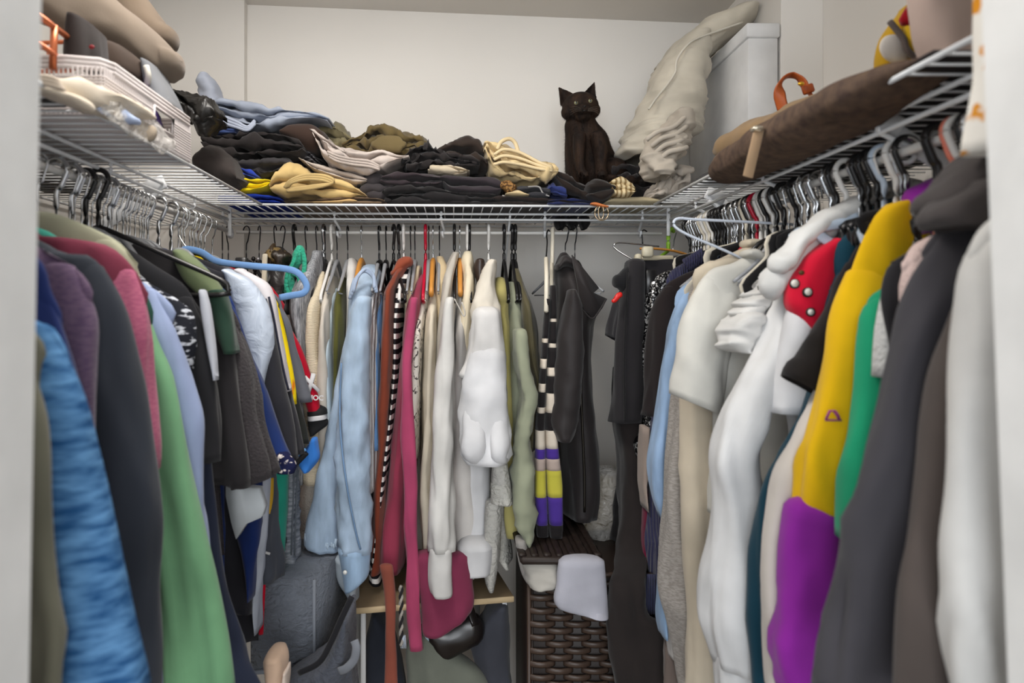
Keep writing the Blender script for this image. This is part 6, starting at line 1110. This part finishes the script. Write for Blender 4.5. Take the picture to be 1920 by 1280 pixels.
# grey fabric storage ottoman and bag on the left
GRY = fab((108, 114, 124), 'crinkle')
def prism(pts, y0, y1, mat=None):
    n = len(pts); v = [(XX(a, y0), y0, ZZ(b, y0)) for a, b in pts]+[(XX(a, y0), y1, ZZ(b, y0)) for a, b in pts]
    f = [tuple(range(n-1, -1, -1)), tuple(range(n, 2*n))]+[(i, (i+1) % n, (i+1) % n+n, i+n) for i in range(n)]
    return np.array(v), f
def beam(x0, y0p, x1, y1p, D0, r, mat): return tube(smooth_path([P(x0, y0p, D0), P((x0+x1)/2, (y0p+y1p)/2, D0), P(x1, y1p, D0)], 3), r, 8)
gv = [P(470, 1084, 1.42), P(588, 1090, 1.46), P(660, 1110, 1.72), P(545, 1100, 1.75)]
def hex8(top, zb, inset=.0):
    v = [tuple(p) for p in top]+[(p.x, p.y, zb) for p in top]; return np.array(v), [(0, 1, 2, 3), (7, 6, 5, 4), (0, 4, 5, 1), (1, 5, 6, 2), (2, 6, 7, 3), (3, 7, 4, 0)]
ot = [P(470, 1086, 1.44), P(589, 1086, 1.46), Vector((XX(668, 1.75), 1.75, P(589, 1086, 1.46).z)), Vector((XX(505, 1.78), 1.78, P(589, 1086, 1.46).z))]
for t_ in ot: t_.z = P(589, 1086, 1.46).z
ob = thing('storage_box', 'grey fabric storage box standing below the denim jacket', 'box', [('body', hex8(ot, ZZ(1250, 1.46)), GRY),
    ('edge_piping', cat_geo([tube([ot[1], (ot[1]+Vector((0, 0, ZZ(1250, 1.46)-ot[1].z)/1.0) if 0 else Vector((ot[1].x, ot[1].y, (ot[1].z+ZZ(1250, 1.46))/2))), Vector((ot[1].x, ot[1].y, ZZ(1250, 1.46)))], .0035, 8), tube([Vector((ot[0].x, ot[0].y-.002, ZZ(1250, 1.46))), Vector(((ot[0].x+ot[1].x)/2, (ot[0].y+ot[1].y)/2-.002, ZZ(1251, 1.46))), Vector((ot[1].x, ot[1].y-.002, ZZ(1250, 1.46)))], .005, 8)]), fab((130, 136, 146)))])
low('duffel_bag', 'darker grey duffel bag in front of the grey storage box', 'bag', fab((86, 90, 100), 'crinkle'), [(1140, 648, 662), (1180, 630, 664), (1220, 608, 664), (1262, 540, 666), (1300, 520, 668), (1400, 510, 668)], 1.42, .14, amp=.003)
thing('strap', 'black webbing strap running diagonally down the duffel bag', 'strap', [('webbing', tube(smooth_path([P(660, 1118, 1.345), P(640, 1160, 1.342), P(620, 1205, 1.34), P(598, 1242, 1.34), P(560, 1262, 1.345)], 5), .006, 8, flat=.4, flatdir=(0, 1, 0)), fab((34, 34, 38)))])
thing('strap', 'grey looped handle at the right edge of the duffel bag', 'strap', [('webbing', tube(smooth_path([P(664, 1200, 1.34), P(668, 1215, 1.335), P(664, 1236, 1.335), P(650, 1252, 1.335), P(636, 1258, 1.34)], 5), .0085, 8, flat=.35, flatdir=(0, 1, 0)), fab((124, 128, 136)))])
thing('slipper', 'beige padded slipper beside the duffel bag at the bottom', 'slipper', [('upper', loft(px_sts([(1222, 502, 534), (1232, 498, 538), (1250, 500, 538), (1290, 505, 530)], 1.30, .08), n=30, amp=.001), fab((214, 184, 160))), ('lining', loft(px_sts([(1252, 534, 542), (1270, 530, 543), (1295, 524, 540)], 1.295, .05), n=20, amp=.001), fab((222, 206, 194)))])
# wicker hamper
WK = plain((66, 52, 44), .4, 0, .4, 'dark_wicker'); WK2 = plain((40, 31, 27), .5, 0, .3, 'darker_wicker')
hx0, hx1, hy0, hy1, hz1 = XX(990, 1.52), .52, 1.52, 1.86, ZZ(1078, 1.52)
hr_ = root('laundry_hamper', 'dark brown wicker laundry hamper with clothes stuffed under its lid', 'hamper', ((hx0+hx1)/2, (hy0+hy1)/2, 0))
mesh_obj('body', box(hx0+.004, hx1-.004, hy0+.006, hy1, .002, hz1, .004), WK2, hr_)
mesh_obj('corner_edge', tube([(hx0+.003, hy0+.004, .004), (hx0+.003, hy0+.004, .4), (hx0+.003, hy0+.004, hz1)], .005, 8), WK, hr_)
mesh_obj('rim', tube([(hx0, hy0+.002, hz1), ((hx0+hx1)/2, hy0+.002, hz1), (hx1, hy0+.002, hz1)], .006, 8), WK, hr_)
sw_ = .040; sh_ = .0148
sgeo = tube(smooth_path([(-sw_*.74, .005, 0), (-sw_*.45, -.001, 0), (0, -.005, 0), (sw_*.45, -.001, 0), (sw_*.74, .005, 0)], 2), .0072, 6, flat=.5, flatdir=(0, 1, 0))
sme = bpy.data.meshes.new('wicker_strand'); sme.from_pydata(sgeo[0].tolist(), [], sgeo[1]); sme.polygons.foreach_set('use_smooth', [True]*len(sme.polygons)); sme.materials.append(WK)
hw = parent_world(hr_); cnt = 0
for r in range(26):
    z = hz1-.02-r*sh_
    for c in range(9):
        x = hx0+.03+c*sw_
        if x > hx1-.02 or (r+c) % 2: continue
        o = bpy.data.objects.new('wicker_strand', sme); COL.objects.link(o); o.parent = hr_; o.location = Vector((x, hy0, z))-hw; cnt += 1
for c in range(10):
    x = hx0+.01+c*sw_
    if x < hx1: mesh_obj('upright_cane', tube([(x, hy0+.003, .01), (x, hy0+.003, .4), (x, hy0+.003, hz1)], .0024, 6), WK2, hr_)
lz = ZZ(1062, 1.48)
lg = [box(XX(975, 1.48), XX(1132, 1.48), 1.475, 1.80, lz+.004, lz+.020, .006)]+[tube(smooth_path([(XX(975, 1.48)+.006+k*.0275, 1.485+.31*t, lz+.0215+.0015*math.sin(t*40+k*3.14)) for t in np.linspace(0, 1, 22)], 1), .009, 6, flat=.35, flatdir=(0, 0, 1)) for k in range(7)]
mesh_obj('lid', cat_geo(lg), WK2, hr_)['label'] = 'black wicker lid resting on laundry'
low('laundry', 'grey white cloth bulging from the hamper below the lid', 'laundry', fab((176, 172, 164)), [(1052, 976, 1050), (1068, 980, 1052), (1084, 986, 1050), (1092, 992, 1040)], 1.53, .10, amp=.003, freq=(60, 40))
low('sweatshirt', 'light grey garment hanging out of the hamper front', 'sweatshirt', fab((174, 174, 184)), [(1050, 1048, 1132), (1066, 1046, 1134), (1100, 1044, 1136), (1132, 1041, 1135), (1146, 1060, 1136), (1152, 1100, 1136)], 1.475, .05, amp=.003, freq=(34, 12), tilt=-.14)
thing('liner', 'pale cloth liner edge on the left side of the hamper rim', 'liner', [('cloth', loft(px_sts([(1010, 966, 984), (1040, 970, 990), (1070, 978, 998), (1090, 988, 1004)], 1.55, .05), n=22, amp=.003), fab((150, 146, 142)))])
# plastic wrapped item behind the hamper
thing('plastic_bag', 'crinkled clear plastic garment cover behind the hamper', 'bag', [('wrap', loft(px_sts([(884, 1118, 1160), (930, 1100, 1168), (980, 1092, 1172), (1030, 1100, 1172), (1080, 1118, 1166), (1130, 1140, 1162)], 1.80, .10), n=50, rows=60, amp=.010, freq=(60, 50), diag=1.), plm), ('contents', loft(px_sts([(896, 1112, 1158), (960, 1050, 1164), (1040, 1060, 1164), (1110, 1130, 1160)], 1.86, .06), n=34, amp=.004), fab((150, 132, 96)))])
print('objects', len(bpy.data.objects))
